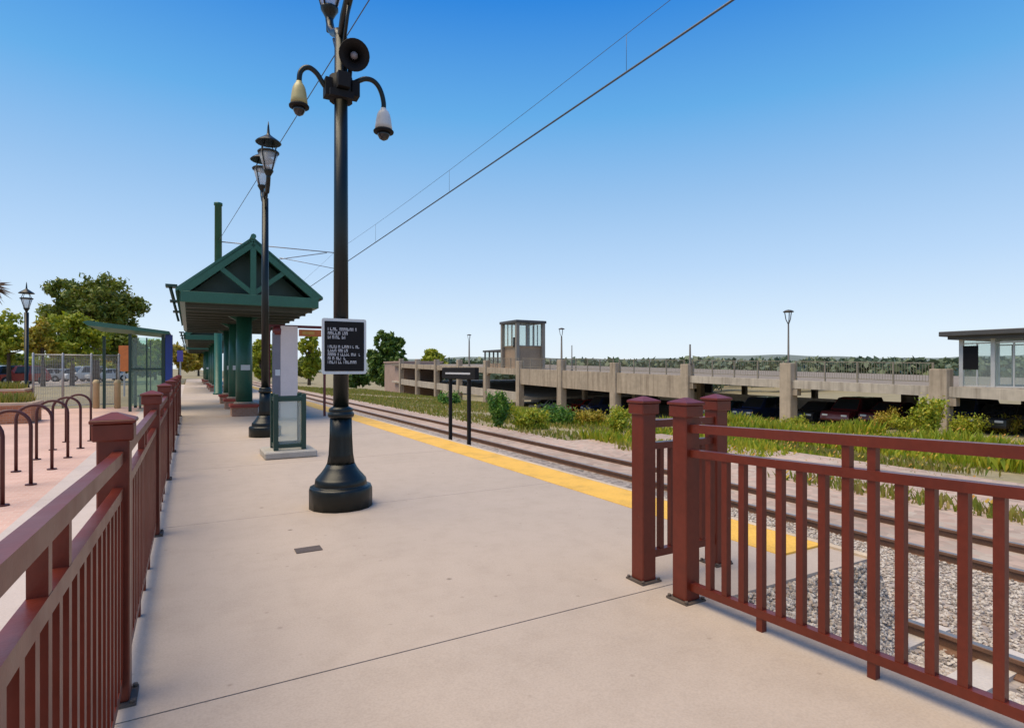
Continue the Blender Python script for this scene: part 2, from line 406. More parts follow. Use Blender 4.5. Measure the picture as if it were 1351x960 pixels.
# plaza on the left
m = MB(); m.box(-1.45, -.36, -9, 60, -.2, -.002)
tag(m.build('plaza_path', STRIPC), kind='structure')
m = MB(); m.box(-9, -1.45, -9, 26.2, -.2, -.006)
tag(m.build('plaza_paving', PLAZA), kind='structure')
m = MB(); m.box(-90, -9, 60, 96, -.2, -.012)
tag(m.build('street', mottled('street_surface', (.42, .36, .31), .2, .5, .9)), kind='structure')
# ballast bed and the dirt beyond
m = MB(); m.box(3.0, 9.6, -12, 2.5, -.9, -.66); m.box(4.612, 9.6, 2.5, 160, -.9, -.66)
tag(m.build('ballast_bed', BALLAST), kind='structure')
m = MB(); m.box(9.6, 13.5, -12, 14, -.95, -.69)
tag(m.build('gravel_path', DIRT), kind='structure')
# loose stones where the ballast is seen close up
def ico():
    t = (1 + 5 ** .5) / 2
    v = np.array([(-1,t,0),(1,t,0),(-1,-t,0),(1,-t,0),(0,-1,t),(0,1,t),(0,-1,-t),(0,1,-t),(t,0,-1),(t,0,1),(-t,0,-1),(-t,0,1)], float)
    v /= np.linalg.norm(v[0])
    f = np.array([(0,11,5),(0,5,1),(0,1,7),(0,7,10),(0,10,11),(1,5,9),(5,11,4),(11,10,2),(10,7,6),(7,1,8),(3,9,4),(3,4,2),(3,2,6),(3,6,8),(3,8,9),(4,9,5),(2,4,11),(6,2,10),(8,6,7),(9,8,1)])
    return v, f
iv, iF = ico()
n = 32000
px = RNG.uniform(3.02, 7.15, n); py = RNG.uniform(-.2, 7.0, n)
px = np.concatenate([px, RNG.uniform(2.98, 4.65, 9000)]); py = np.concatenate([py, RNG.uniform(1.6, 2.49, 9000)])
keep = ~((px < 4.7) & (py > 2.49)) | (px > 4.64); px = px[keep]; py = py[keep]; n = len(px)
siz = RNG.uniform(.009, .021, n); px = np.where((px > 4.3) & (px < 4.9) & (py < 2.2) & (np.abs((py - .15 + .275) % .55 - .275) < .15) & (py < 2.3), px - .9 - RNG.random(n)*.3, px)
P = iv[None] * siz[:, None, None] * RNG.uniform(.7, 1.25, (n, 12, 1)) * np.array([1, 1, .75])
ang = RNG.uniform(0, 2*PI, n); ca, sa = np.cos(ang), np.sin(ang)
Q = P.copy(); Q[..., 0] = P[..., 0]*ca[:, None] - P[..., 1]*sa[:, None]; Q[..., 1] = P[..., 0]*sa[:, None] + P[..., 1]*ca[:, None]
Q += np.stack([px, py, np.where((px < 4.66) & (py < 2.497), np.maximum(heap_z(px, py) + .008, -.652), -.652)], 1)[:, None]
me = bpy.data.meshes.new('ballast_stones')
me.from_pydata(Q.reshape(-1, 3).tolist(), [], (iF[None] + (np.arange(n) * 12)[:, None, None]).reshape(-1, 3).tolist())
me.materials.append(STONE); me.update()
o = bpy.data.objects.new('ballast_stones', me); C.objects.link(o); tag(o, 'loose grey and tan ballast stones lying between the rails', 'gravel', kind='stuff')

# rails
def rail_mb(x, y0, y1, zt_):
    b = MB(); pr = [(-.07, -.13), (.07, -.13), (.07, -.118), (.012, -.10), (.012, -.04), (.034, -.03), (.034, -.004), (.028, 0), (-.028, 0), (-.034, -.004), (-.034, -.03), (-.012, -.04), (-.012, -.10), (-.07, -.118)]
    b.prism([(x + a, zt_ + c) for a, c in pr], y0, y1, 'y'); b.mi[-7] = 1  # head face
    return b
t = empty('railway_track', 'pair of rusty rails running past the platform with the overhead wires above', 'railway track', (0, 0, -.66))
for x in (7.2, 8.26): 
    o = rail_mb(x, -12, 160, -.55).build('rail', [RAIL, RAILTOP], t); o.location.z = .66
m = MB(); m.box(7.26, 8.20, -12, 160, -.8, -.645); m.box(8.33, 9.62, -12, 160, -.8, -.65)
tag(m.build('track_fill', DIRT), kind='structure')
t = empty('railway_track', 'single rusty rail on pale concrete ties just beyond the maroon railing', 'railway track', (0, 0, -.66))
o = rail_mb(4.94, -12, 160, -.53).build('rail', [RAIL, RAILTOP], t); o.location.z = .66
for k in range(14):
    y = -2.6 + k * .55 + .03
    w = MB(); w.prism([(4.33, -.85), (4.33, -.655), (4.40, -.628), (5.3, -.628), (5.3, -.85)], y - .11, y + .11, 'y')
    o = w.build('tie', TIE, t); o.location.z = .66
    if y > 4.2: o.location.y = 0

# ------------------------------------------------------------------ maroon railings
def post(parent, x, y, h=1.26, s=.118):
    z0 = zramp(y)
    b = MB(); b.box(x-s/2, x+s/2, y-s/2, y+s/2, z0 + .012, z0 + h - .085, .006)
    p = b.build('post', MAROON, parent)
    c = MB(); c.box(x-.075, x+.075, y-.075, y+.075, z0+h-.12, z0+h-.045, .006); c.box(x-.083, x+.083, y-.083, y+.083, z0+h-.045, z0+h-.028, .004)
    c.frustum(x, y, .162, .02, z0+h-.028, z0+h)
    c.build('post_cap', MAROON, p)
    f = MB(); f.box(x-.085, x+.085, y-.085, y+.085, z0, z0+.012)
    for a in (-1, 1):
        for q in (-1, 1): f.lathe([(.011, z0+.012), (.011, z0+.026)], 6, (x + a*.071, y + q*.071))
    f.build('base_plate', PLATE, p)
    return p
def rails_y(parent, x, y0, y1, w=.04):
    """three rails along y between posts; heights follow the ramp"""
    for nm, z0, z1, ww in (('top_rail', 1.045, 1.095, w), ('mid_rail', .895, .94, w*.95), ('bottom_rail', .075, .12, w*.85)):
        b = MB(); ysq = [y0] + ([2.83] if y0 < 2.83 < y1 else []) + [y1]
        out = [(y, z0 + zramp(y)) for y in ysq] + [(y, z1 + zramp(y)) for y in reversed(ysq)]
        b.prism(out, x - ww/2, x + ww/2)
        b.build(nm, MAROON, parent)
def picket_mb(x, y, foot=False, tall=False, s=.036):
    z = zramp(y)
    b = MB(); b.box(x-s/2, x+s/2, y-s/2, y+s/2, z + (0.0 if foot else .118), z + (1.048 if tall else .90))
    return b
rl = empty('railing', 'long maroon metal railing running down the left side of the platform beside the brick plaza', 'railing', (0, 0, 0))
LX = -.285; PY = [.18, 3.03, 5.88, 8.73, 11.58, 14.43, 17.28, 20.13]
np_ = 0; far = MB()
for i, y in enumerate(PY): post(rl, LX, y)
rails_y(rl, LX + .018, -2.6, .12)
for a, b in zip(PY[:-1], PY[1:]):
    rails_y(rl, LX + .018, a + .06, b - .06)
    cnt = 25
    for k in range(cnt):
        y = a + (b - a) * (k + .5) / cnt
        pk = picket_mb(LX + .018, y, k in (8, 12, 16), k in (11, 13))
        if np_ < 100: pk.build('picket', MAROON, rl); np_ += 1
        else: far.add(pk.v, pk.f)
o = far.build('far_pickets', MAROON, rl); tag(o, kind='stuff')
rr = empty('railing', 'maroon metal railing in the right foreground standing over the ballast and rails', 'railing', (0, 0, 0))
RX = 2.704
post(rr, RX, 2.588); post(rr, RX, .46)
rails_y(rr, RX, .52, 2.53, .055)
for k in range(-3, 15):
    y = 2.163 - .117 * k
    if .55 < y < 2.5: picket_mb(RX, y, k in (1, 6, 11), k in (5, 6), .037).build('picket', MAROON, rr)
re = empty('railing', 'short maroon railing section closing the platform end behind the foreground post', 'railing', (0, 0, 0))
post(re, 2.717, 2.985); post(re, 3.43, 2.985)
for nm, z0, z1, w in (('top_rail', 1.045, 1.095, .075), ('mid_rail', .895, .94, .055), ('bottom_rail', .15, .20, .05)):
    b = MB(); b.box(2.777, 3.37, 2.985 - w/2, 2.985 + w/2, z0, z1); b.build(nm, MAROON, re)
for k in range(5):
    x = 2.87 + k * .102; b = MB(); b.box(x-.018, x+.018, 2.967, 3.003, .198, .90); b.build('picket', MAROON, re)

# ------------------------------------------------------------------ lamp posts on the platform
def lantern(parent, x, y, z, s=1.0):
    """tapered glass lantern with a ring, dark ribs, hood and finial; z is the bottom of the cup"""
    b = MB(); b.lathe([(.035, z-.22), (.04, z-.08), (.07, z-.02), (.10, z+.03), (.10, z+.05)], 12, (x, y)); l = b.build('lantern', BLACK, parent)
    g = MB(); g.lathe([(.085, z+.05), (.19, z+.40)], 12, (x, y)); g.build('glass', FROST, l)
    r = MB(); r.lathe([(.205, z+.395), (.215, z+.42), (.195, z+.44)], 16, (x, y))
    for k in range(4):
        a = PI/4 + k*PI/2; r.tube([(x+.092*math.cos(a), y+.092*math.sin(a), z+.05), (x+.2*math.cos(a), y+.2*math.sin(a), z+.41)], .012, 6)
        r.tube([(x+.2*math.cos(a), y+.2*math.sin(a), z+.41), (x+.11*math.cos(a), y+.11*math.sin(a), z+.60)], .010, 6)
    r.build('frame', BLACK, l)
    h = MB(); h.lathe([(.24, z+.60), (.255, z+.615), (.22, z+.65), (.12, z+.72), (.05, z+.77), (.03, z+.80), (.018, z+.95), (.006, z+1.05)], 16, (x, y)); h.build('hood', BLACK, l)
    return l
def platform_lamp(label, x, y, ztop, zl, big=True):
    t = empty('street_lamp', label, 'lamp post', (x, y, 0))
    b = MB(); b.lathe([(.325, 0), (.325, .19), (.315, .215), (.29, .22), (.265, .225), (.27, .24), (.262, .29), (.25, .30), (.24, .315), (.20, .36), (.168, .405), (.145, .45)], 16, (0, 0)); b.build('base', BLACK, t)
    b = MB(); b.lathe([(.145, .45), (.128, .55), (.119, .72), (.114, .93)], 24, (0, 0), .09); b.build('fluted_shaft', BLACK, t)
    b = MB(); b.lathe([(.115, .93), (.132, .945), (.135, .965), (.132, .985), (.118, .995), (.124, 1.005), (.122, 1.03), (.08, 1.05)], 20); b.build('collar', BLACK, t)
    b = MB(); b.lathe([(.08, 1.05), (.066, ztop)], 20); b.build('pole', BLACK, t)
    for sg in (-1, 1):
        a = MB(); a.tube([(0, 0, ztop-.05), (0, sg*.16, ztop+.14), (0, sg*.36, zl-.34), (0, sg*.50, zl-.22), (0, sg*.57, zl-.1), (0, sg*.57, zl-.02)], .045, 8)
        a.tube([(0, sg*.05, ztop-.25), (0, sg*.22, ztop-.02), (0, sg*.34, zl-.42)], .018, 6)
        a.build('arm', BLACK, t)
        lantern(t, 0, sg*.57, zl)
    return t
L1X, L1Y = 1.396, 6.17
platform_lamp('black cast-iron lamp post nearest in the middle of the platform, carrying a sign and cameras', L1X, L1Y, 4.95, 5.52)
platform_lamp('second black lamp post with twin lanterns, behind the bin on its concrete pad', 1.416, 13.32, 5.1, 5.48)
# ring clamp and speaker
b = MB(); b.lathe([(.12, 4.27), (.12, 4.52)], 12, (L1X, L1Y)); b.box(L1X-.17, L1X-.10, L1Y-.07, L1Y+.07, 4.29, 4.47); b.box(L1X+.10, L1X+.18, L1Y-.08, L1Y+.06, 4.33, 4.49)
b.box(L1X-.14, L1X+.10, L1Y-.15, L1Y-.10, 4.26, 4.33); b.box(L1X-.07, L1X+.05, L1Y-.2, L1Y-.11, 4.35, 4.5)
o = b.build('bracket_box', BLACKM); tag(o, 'black clamp and junction boxes around the lamp pole under the loudspeaker', 'junction box')
t = empty('loudspeaker', 'round black horn loudspeaker on the lamp pole above the two dome cameras', 'loudspeaker', (L1X + .09, L1Y - .20, 4.69), -.22)
t.rotation_euler.x = .42
def horn():
    b = MB(); prof = [(.05, .26), (.05, .16), (.07, .10), (.105, .03), (.150, -.02), (.155, -.03), (.148, -.035), (.10, .01), (.06, .06), (.04, .10)]
    n = 24; vs = []; fs = []
    for r, y in prof:
        for k in range(n): vs.append((r*math.cos(2*PI*k/n), y, r*math.sin(2*PI*k/n)))
    for i in range(len(prof)-1):
        for k in range(n): fs.append((i*n+k, i*n+(k+1) % n, (i+1)*n+(k+1) % n, (i+1)*n+k))
    b.add(vs, fs, True); return b
horn().build('horn', BLACKM, t)
b = MB(); b.tube([(0, .12, 0), (0, .01, 0), (0, -.015, 0)], [.045, .036, .012], 12); b.build('horn_tip', GREYP, t)
b = MB(); b.beam((-.03, .2, -.05), (-.05, .1, -.28), .04, .04); b.build('bracket', BLACKM, t)
# dome cameras on goosenecks
def dome_cam(label, pts, end, mat, r):
    t = empty('security_camera', label, 'security camera', end, 0, 'dome cameras on the lamp post')
    e = Vector(end)
    ctl = [Vector(p) - e for p in pts]; sm = []
    for q in range(len(ctl) - 1):
        a0, a1, a2, a3 = ctl[max(q-1, 0)], ctl[q], ctl[q+1], ctl[min(q+2, len(ctl)-1)]
        for f in (0, .25, .5, .75): sm.append(.5*((2*a1) + (a2-a0)*f + (2*a0-5*a1+4*a2-a3)*f*f + (3*a1-a0-3*a2+a3)*f**3))
    b = MB(); b.tube(sm + [ctl[-1]], .026, 10); b.build('gooseneck', BLACK, t)
    b = MB(); b.lathe([(.03, 0), (.035, -.02), (r*.5, -.035), (r*.66, -.07), (r*.76, -.12), (r*.84, -.18), (r*.9, -.235)], 20); b.build('housing', mat, t)
    b = MB(); b.lathe([(r*.86, -.232), (r*1.05, -.25), (r*1.03, -.265), (r*.7, -.268)], 20); b.build('rim', BLACKM, t)
    b = MB(); b.lathe([(r*.68, -.268), (r*.62, -.30), (r*.42, -.335), (.01, -.352)], 16); b.build('dome', SMOKE, t)
x, y = L1X, L1Y
dome_cam('dome camera with yellowish housing on the left gooseneck arm of the lamp post',
    [(x-.10, y, 4.36), (x-.17, y, 4.40), (x-.24, y, 4.50), (x-.31, y, 4.545), (x-.37, y, 4.53), (x-.41, y, 4.47), (x-.42, y, 4.38)], (x-.42, y, 4.38), CREAM, .095)
dome_cam('dome camera with pale grey housing hanging lower on the right gooseneck arm',
    [(x+.10, y, 4.47), (x+.18, y, 4.53), (x+.26, y, 4.575), (x+.34, y, 4.575), (x+.40, y, 4.53), (x+.44, y, 4.45), (x+.46, y, 4.36), (x+.46, y, 4.30)], (x+.46, y, 4.30), WHITEC, .105)
# notice sign on the lamp pole
t = empty('notice_sign', 'black notice with pale lettering in a white border, strapped to the lamp pole', 'sign', (L1X + .01, L1Y - .11, 1.68))
def rrect(w, h, r, n=5):
    out = []
    for cx, cy, a0 in ((w/2-r, h/2-r, 0), (-w/2+r, h/2-r, PI/2), (-w/2+r, -h/2+r, PI), (w/2-r, -h/2+r, 3*PI/2)):
        for k in range(n + 1): a = a0 + k*PI/2/n; out.append((cx + r*math.cos(a), cy + r*math.sin(a)))
    return out
b = MB(); b.prism(rrect(.455, .575, .02), -.008, .008, 'y'); b.build('board', SIGNW, t)
b = MB(); b.prism(rrect(.405, .515, .01), -.012, -.0085, 'y'); b.build('face', BLACKM, t)
rs = random.Random(3)
def textrow(z, x0, x1, h):
    b = MB(); x = x0; glyphs(b, z, x, x1, h); b.build('text_line', SIGNT, t)
def glyphs(b, z, x, x1, h):
    while x < x1:
        for _ in range(rs.randint(3, 8)):
            w = h * rs.uniform(.35, .7)
            if x + w > x1: return
            k = rs.random()
            b.box(x, x + w*.28, -.014, -.0125, z, z + h)
            if k > .3: b.box(x + w*.28, x + w, -.014, -.0125, z + h*(.72 if k > .6 else .0), z + h*(1 if k > .6 else .25))
            if k > .5: b.box(x + w*.7, x + w, -.014, -.0125, z + (h*.0), z + h*.7)
            x += w * 1.3
        x += h * .5
for z, x1 in ((.16, .14), (.118, .06), (.076, .02)): textrow(z, -.17, x1, .032)
for z, x1 in ((-.02, .17), (-.06, .05), (-.10, .16), (-.14, .03), (-.18, .13)): textrow(z, -.17, x1, .030)
b = MB(); 
for z in (.17, -.17): b.lathe([(.087, z-.015), (.087, z+.015)], 16, (-.01, .11)); b.box(-.03, .01, .008, .05, z-.015, z+.015)
b.build('strap', STEEL, t)

# ------------------------------------------------------------------ litter bin on its pad
o = MB().box(-.40, .40, -.40, .40, 0, .115, .02).build('concrete_pad', SLAB, loc=(1.437, 10.2, 0)); tag(o, 'low square concrete pad under the green framed bin', 'concrete pad')
t = empty('litter_bin', 'dark green framed bin with clear sides standing on a concrete pad', 'bin', (1.437, 10.2, .115))
for a in (-1, 1):
    for q in (-1, 1): b = MB(); b.box(a*.215-.035, a*.215+.035, q*.215-.035, q*.215+.035, 0, .92, .006); b.build('corner_post', DKGREEN, t)
for z0, z1, nm in ((.04, .10, 'base_rim'), (.80, .87, 'top_rim')):
    b = MB(); b.box(-.237, .237, -.237, -.193, z0, z1); b.box(-.237, .237, .193, .237, z0, z1); b.box(-.237, -.193, -.193, .193, z0, z1); b.box(.193, .237, -.193, .193, z0, z1); b.build(nm, DKGREEN, t)
for q in (-1, 1): b = MB(); b.box(-.17, .17, q*.2-.004, q*.2+.004, .10, .80); b.build('panel', BINGL, t)
for q in (-1, 1): b = MB(); b.box(q*.2-.004, q*.2+.004, -.17, .17, .10, .80); b.build('panel', BINGL, t)
o = MB().box(-.10, .10, -.065, .065, 0, .007, .003).build('drain_cover', CAST, loc=(.83, 4.80, 0)); tag(o, 'small dark brown utility cover set in the concrete walk', 'cover')

# ------------------------------------------------------------------ platform canopies
def canopy(label, y0, L=13.4):
    t = empty('platform_canopy', label, 'canopy', (1.47, y0, 0), 0, 'green gabled platform canopies')
    hw, ze, zr = 1.68, 3.46, 4.90
    # roof shells
    for sg in (-1, 1):
        b = MB(); th = .07
        b.prism([(sg*-.02, zr), (sg*(hw+.10), ze-.02), (sg*(hw+.10), ze-.02-th), (sg*-.02, zr-th)], -.06, L, 'y')
        for k in range(int(L/.45)):
            y = .1 + k*.45; b.beam((sg*.03, y, zr+.012), (sg*(hw+.08), y, ze+.012), .03, .04)
        b.build('roof', ROOFG, t)
    b = MB(); b.tube([(0, -.12, zr+.03), (0, L, zr+.03)], .07, 8); b.build('ridge_cap', ROOFG, t)
    def gable(y):
        g = MB()
        for sg in (-1, 1):
            g.beam((0, y, zr-.13), (sg*(hw-.02), y, ze-.10), .12, .18)
            g.beam((0, y+.005, 3.42), (sg*.80, y+.005, 4.07), .09, .12)
        g.box(-.07, .07, y-.055, y+.055, 3.40, zr-.2)
        g.build('gable_truss', GREEN, t)
        g = MB(); g.box(-hw+.02, hw-.02, y-.07, y+.07, 3.12, 3.40, .01); g.build('tie_beam', GREEN, t)
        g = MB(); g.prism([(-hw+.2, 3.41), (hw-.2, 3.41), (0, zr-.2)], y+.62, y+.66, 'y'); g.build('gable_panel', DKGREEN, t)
    gable(0); gable(L-.2)
    for x in (-hw+.05, hw-.05): b = MB(); b.box(x-.06, x+.06, .08, L-.3, 3.14, 3.38); b.build('eave_beam', GREEN, t)
    b = MB()
    for k in range(int(L/1.05)):
        y = .4 + k*1.05; b.box(-hw+.12, hw-.12, y-.06, y+.06, 3.02, 3.24)
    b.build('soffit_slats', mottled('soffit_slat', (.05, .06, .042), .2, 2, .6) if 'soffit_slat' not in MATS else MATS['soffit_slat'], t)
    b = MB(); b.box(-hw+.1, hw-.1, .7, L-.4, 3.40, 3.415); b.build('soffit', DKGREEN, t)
    for y in (2.9, 6.6, 10.3):
        b = MB(); b.lathe([(.24, .42), (.235, 1.5), (.22, 3.15)], 20, (0, y)); c = b.build('column', GREEN, t)
        b = MB(); b.box(-.36, .36, y-.36, y+.36, 0, .27); b.build('brick_base', BRICKC, c)
        b = MB(); b.box(-.41, .41, y-.41, y+.41, .27, .36, .01); b.build('base_cap', REDCAP, c)
        b = MB(); b.lathe([(.30, .36), (.29, .41), (.25, .43)], 20, (0, y)); b.build('plinth', mottled('pale_plinth', (.34, .27, .2), .15, 3, .8) if 'pale_plinth' not in MATS else MATS['pale_plinth'], c)
        b = MB(); b.box(-.11, .15, y-.262, y-.25, 1.40, 1.56); b.build('plate', SIGNW, c)
        g = MB()
        for sg in (-1, 1): g.beam((0, y, 2.85), (sg*.5, y, 3.14), .09, .10)
        g.build('knee_brace', GREEN, c)
    # hanging rod on the track side and gutter stubs on the plaza side
    b = MB()
    for y in (.4, 4.2, 8.0): b = MB(); b.tube([(-hw-.14, y, 3.20), (-hw-.20, y, 3.45), (-hw-.22, y, 3.56)], .045, 6); b.box(-hw-.32, -hw-.06, y-.2, y+.2, 3.52, 3.58); b.build('gutter_bracket', DKGREEN, t)
    
    return t
cn = canopy('nearest green gabled canopy on round columns over the platform', 16.6)
for lab, y in (('second green gabled canopy farther down the platform behind the nearest one', 38.0), ('farthest green gabled canopy at the end of the row on the platform', 57.0)):
    c = copy_tree(cn); c.location.y = y; c['label'] = lab
# pylon, frame and header sign under the canopy
t = empty('information_pylon', 'pale pink information panel with grey side standing under the canopy behind the bin', 'information panel', (2.36, 17.4, 0))
b = MB(); b.box(-.12, .34, -.10, .10, .05, 2.66, .01); b.build('panel', PINK, t)
b = MB(); b.box(-.32, -.12, -.09, .09, .05, 2.45); b.build('side_panel', GREYP, t)
b = MB(); b.lathe([(.13, 2.40), (.14, 2.56), (.08, 2.66)], 12, (-.19, 0)); b.build('side_cap', DKRED, t)
b = MB(); b.box(-.36, .40, -.16, .16, 0, .05); b.build('foot', SLAB, t)
b = MB(); b.box(-.26, -.13, -.096, -.0905, 1.25, 1.42); b.build('notice', SIGNW, t)
t = empty('portal_sign', 'dark red portal frame with an orange header sign beside the pink panel', 'sign', (2.0, 18.1, 0))
b = MB(); b.box(0, 1.62, -.05, .05, 2.66, 2.74); b.build('crossbar', DKRED, t)
for x in (0, 1.57): b = MB(); b.box(x, x+.06, -.05, .05, 0, 2.66); b.build('leg', DKRED, t)
b = MB(); b.box(.86, 1.50, -.03, .03, 2.42, 2.62); b.build('header', ORANGE, t)
b = MB(); b.box(.95, 1.30, -.034, -.031, 2.47, 2.57); b.build('header_stripe', mottled('header_yellow', (.62, .33, .06), .2, 6, .5), t)

# black station sign by the edge
t = empty('station_sign', 'small black sign board on two thin posts at the platform edge', 'sign', (4.68, 10.45, -.66))
for y in (-.45, .45): b = MB(); b.box(-.03, .03, y-.03, y+.03, 0, 2.08); b.build('post', BLACKM, t)
b = MB(); b.box(-.045, .045, -.80, .80, 1.90, 2.13, .008); b.build('board', BLACKM, t)
b = MB(); b.box(-.05, -.046, -.6, .6, 1.995, 2.03); b.build('name_line', SIGNT, t)

# ------------------------------------------------------------------ catenary
t = empty('catenary_pole', 'tall dark green pole rising behind the nearest canopy roof, holding the overhead wires', 'pole', (1.4, 36.0, 0))
b = MB(); b.lathe([(.27, 0), (.27, .08), (.21, .1), (.18, 10.55), (.22, 10.56), (.22, 10.7), (.16, 10.72)], 16); b.build('mast', GREEN, t)
b = MB(); b.tube([(0, 0, 8.55), (6.35, 0, 8.55)], .03, 8); b.tube([(0, 0, 7.1), (5.9, 0, 8.5)], .025, 8); b.tube([(3.2, 0, 7.95), (6.33, 0, 7.58)], .02, 8); b.build('cantilever_arm', STEEL, t)
CW = mottled('wire', (.07, .085, .11), .1, 4, .5)
def wire(label, pts, r):
    b = MB(); b.tube(pts, r, 5); o = b.build('overhead_wire', CW); tag(o, label, 'wire')
wx = 7.73
def sag(z, y): 
    k = ((y - 36) % 42) / 42; return z - .35 * 4 * k * (1 - k)
wire('thicker lower overhead wire running above the track', [(wx, -8, 7.46), (wx, 14, 7.46), (wx, 36, 7.46), (wx, 150, 7.46)], .022)
wire('thin upper overhead wire strung above the thicker one over the track', [(wx, y, sag(8.55, y)) for y in range(-6, 140, 3)], .006)
for y, in ((18.1,), (27,), (9,)):
    b = MB(); b.tube([(wx, y, 7.47), (wx, y, sag(8.55, y))], .005, 5); o = b.build('wire_dropper', CW); tag(o, 'thin vertical hanger between the two overhead wires', 'wire', 'hangers between the overhead wires')
p0 = Vector((1.4, 36, 8.55)); p1 = Vector((3.19, 11.6, 8.95)); p2 = p0 + (p1 - p0) * 1.7
wire('thin single wire slanting up from behind the canopy past the second lamp post', [p0, p1, p2], .012)

RACK = mottled('rack_paint', (.075, .014, .012), .2, 4, .5)
# ------------------------------------------------------------------ bike racks
for i, (y, lab) in enumerate(((7.95, 'dark red bike rack hoop cut off by the left edge of the photo'), (9.2, 'dark red bike rack hoop nearest that shows its full right leg, left of the railing'), (10.46, 'third dark red bike rack hoop in the row from the near end'),
        (11.7, 'fourth dark red bike rack hoop in the row from the near end'), (12.95, 'fifth dark red bike rack hoop in the row, beside the railing post cap'), (14.2, 'farthest dark red bike rack hoop in the row'))):
    if i == 0:
        t = empty('bike_rack', lab, 'bike rack', (-1.93, y, 0), 0, 'bike rack hoops on the brick plaza'); first = t
        b = MB(); w = .2; h = .93
        b.tube([(-w, 0, 0), (-w, 0, h-.2)] + [(-w*math.cos(a), 0, h - .2 + .2*math.sin(a)) for a in [PI*k/12 for k in range(1, 12)]] + [(w, 0, h-.2), (w, 0, 0)], .021, 10); b.build('hoop', RACK, t)
        for sg in (-1, 1): b = MB(); b.lathe([(.06, -.004), (.06, .01)], 16, (sg*w, 0)); b.build('foot_plate', RACK, t)
    else:
        c = copy_tree(first); c.location.y = y; c['label'] = lab

# ------------------------------------------------------------------ trees
def tree(name, label, x, y, z, h, rx, rz, mat, n, leaf, seed, zc=None, group=None, lobes=14, bare=.0):
    r = np.random.default_rng(seed); t = empty(name, label, 'tree', (x, y, z), 0, group)
    zc = zc if zc is not None else h - rz
    rnd = random.Random(seed)
    b = MB(); tr = max(.09, h*.022)
    top = (rnd.uniform(-.2, .2)*rx*.3, rnd.uniform(-.2, .2)*rx*.3, zc + rz*.2)
    b.tube([(0, 0, -.3), (top[0]*.2, top[1]*.3, zc*.45), top], [tr*1.5, tr, tr*.35], 8)
    ctr = []
    for k in range(lobes):
        while True:
            v = r.uniform(-1, 1, 3)
            if .25 < np.linalg.norm(v) < .92: break
        v[2] = v[2]*.95
        if v[2] < -.5: v[:2] *= .8
        ctr.append((v[0]*rx*.78, v[1]*rx*.78, zc + v[2]*rz*.78))
    ctr.append((0, 0, zc + rz*.6)); ctr.append((0, 0, zc))
    for c in ctr:
        s0 = rnd.uniform(.3, .9); st = (top[0]*s0, top[1]*s0, zc*.5 + (top[2]-zc*.5)*s0)
        md = tuple((st[i]*.5 + c[i]*.5) + (0, 0, -.1)[i]*h*.1 for i in range(3))
        b.tube([st, md, c], [tr*.45, tr*.28, tr*.08], 5)
    b.build('trunk', BARK, t)
    ctr = np.array(ctr); k = r.integers(0, len(ctr), n)
    sig = (rx*.30) * r.uniform(.65, 1.15, len(ctr))
    d = r.normal(size=(n, 3)); d /= np.linalg.norm(d, axis=1)[:, None]
    # clumps: many small tufts on each lobe
    tuft = r.normal(size=(len(ctr), 26, 3)); tuft /= np.linalg.norm(tuft, axis=2)[..., None]
    tuft *= (.55 + .6*r.random((len(ctr), 26, 1)))
    q = r.integers(0, 26, n)
    p = ctr[k] + tuft[k, q] * sig[k][:, None] * np.array([1.05, 1.05, .85*rz/rx]) + d * (sig[k]*.36*r.random(n)**.6)[:, None]
    a = r.normal(size=(n, 3)); a /= np.linalg.norm(a, axis=1)[:, None]
    c2 = np.cross(a, d); c2 /= (np.linalg.norm(c2, axis=1)[:, None] + 1e-6)
    s = leaf * r.uniform(.6, 1.25, n)[:, None]
    V = np.stack([p - a*s*.9, p + c2*s*.45, p + a*s*.9, p - c2*s*.45], 1)
    quads('crown', V, mat, t)
    return t
# (x, y) from the direction and depth each tree is seen at
S_, C_ = math.sin(math.radians(29.37)), math.cos(math.radians(29.37))
def at(px, d): 
    r = (px - 675.5) / 756 * d; return (d*S_ + r*C_, d*C_ - r*S_)
def zat(py, d): return 1.45 + (486 - py) / 756 * d
def place_tree(name, label, px, ytop, ybot, wpx, d, mat, n, seed, group=None, leaf=None, zg=0, lobes=14):
    x, y = at(px, d); h = zat(ytop, d) - zg; rz = (ybot - ytop)/756*d/2; rx = wpx/756*d/2
    return tree(name, label, x, y, zg, h, rx*1.08, rz*1.04, mat, int(n*1.45), leaf or d*.0043, seed, None, group, lobes)
G1 = 'trees behind the plaza'
place_tree('tree', 'big dark green tree with a broad dome crown rising above the others at left', 127, 356, 455, 130, 62, LEAF_A, 13000, 1, G1, lobes=22)
place_tree('tree', 'bright yellow-green tree in front of the big dark tree, above the mesh fence', 95, 408, 485, 90, 50, LEAF_B, 5500, 2, G1)
place_tree('tree', 'yellow-green tree between the left lamp post and the photo edge', 12, 408, 490, 85, 52, LEAF_B, 5000, 3, G1)
place_tree('tree', 'autumn tinted tree with orange leaves just right of the left lamp post', 57, 418, 482, 40, 47, LEAF_D, 3000, 4, G1)
place_tree('tree', 'green tree behind the bus shelter roof, right of the big dark tree', 155, 430, 490, 75, 54, LEAF_A, 4200, 5, G1)
place_tree('tree', 'pale yellow tree at the far end seen between bus shelter and canopy', 236, 452, 494, 40, 80, LEAF_D, 3000, 6, G1)
place_tree('tree', 'golden tree at the far end of the platform under the second canopy', 262, 448, 496, 45, 112, LEAF_D, 3000, 7, G1)
place_tree('tree', 'small green tree far behind the bus shelter blue panel', 205, 445, 490, 45, 75, LEAF_B, 2500, 8, G1)
x, y = at(-16, 26); t = empty('tree', 'spiky brown-leaved tree top poking in at the left photo edge', 'tree', (x, y, 0), 0, G1)
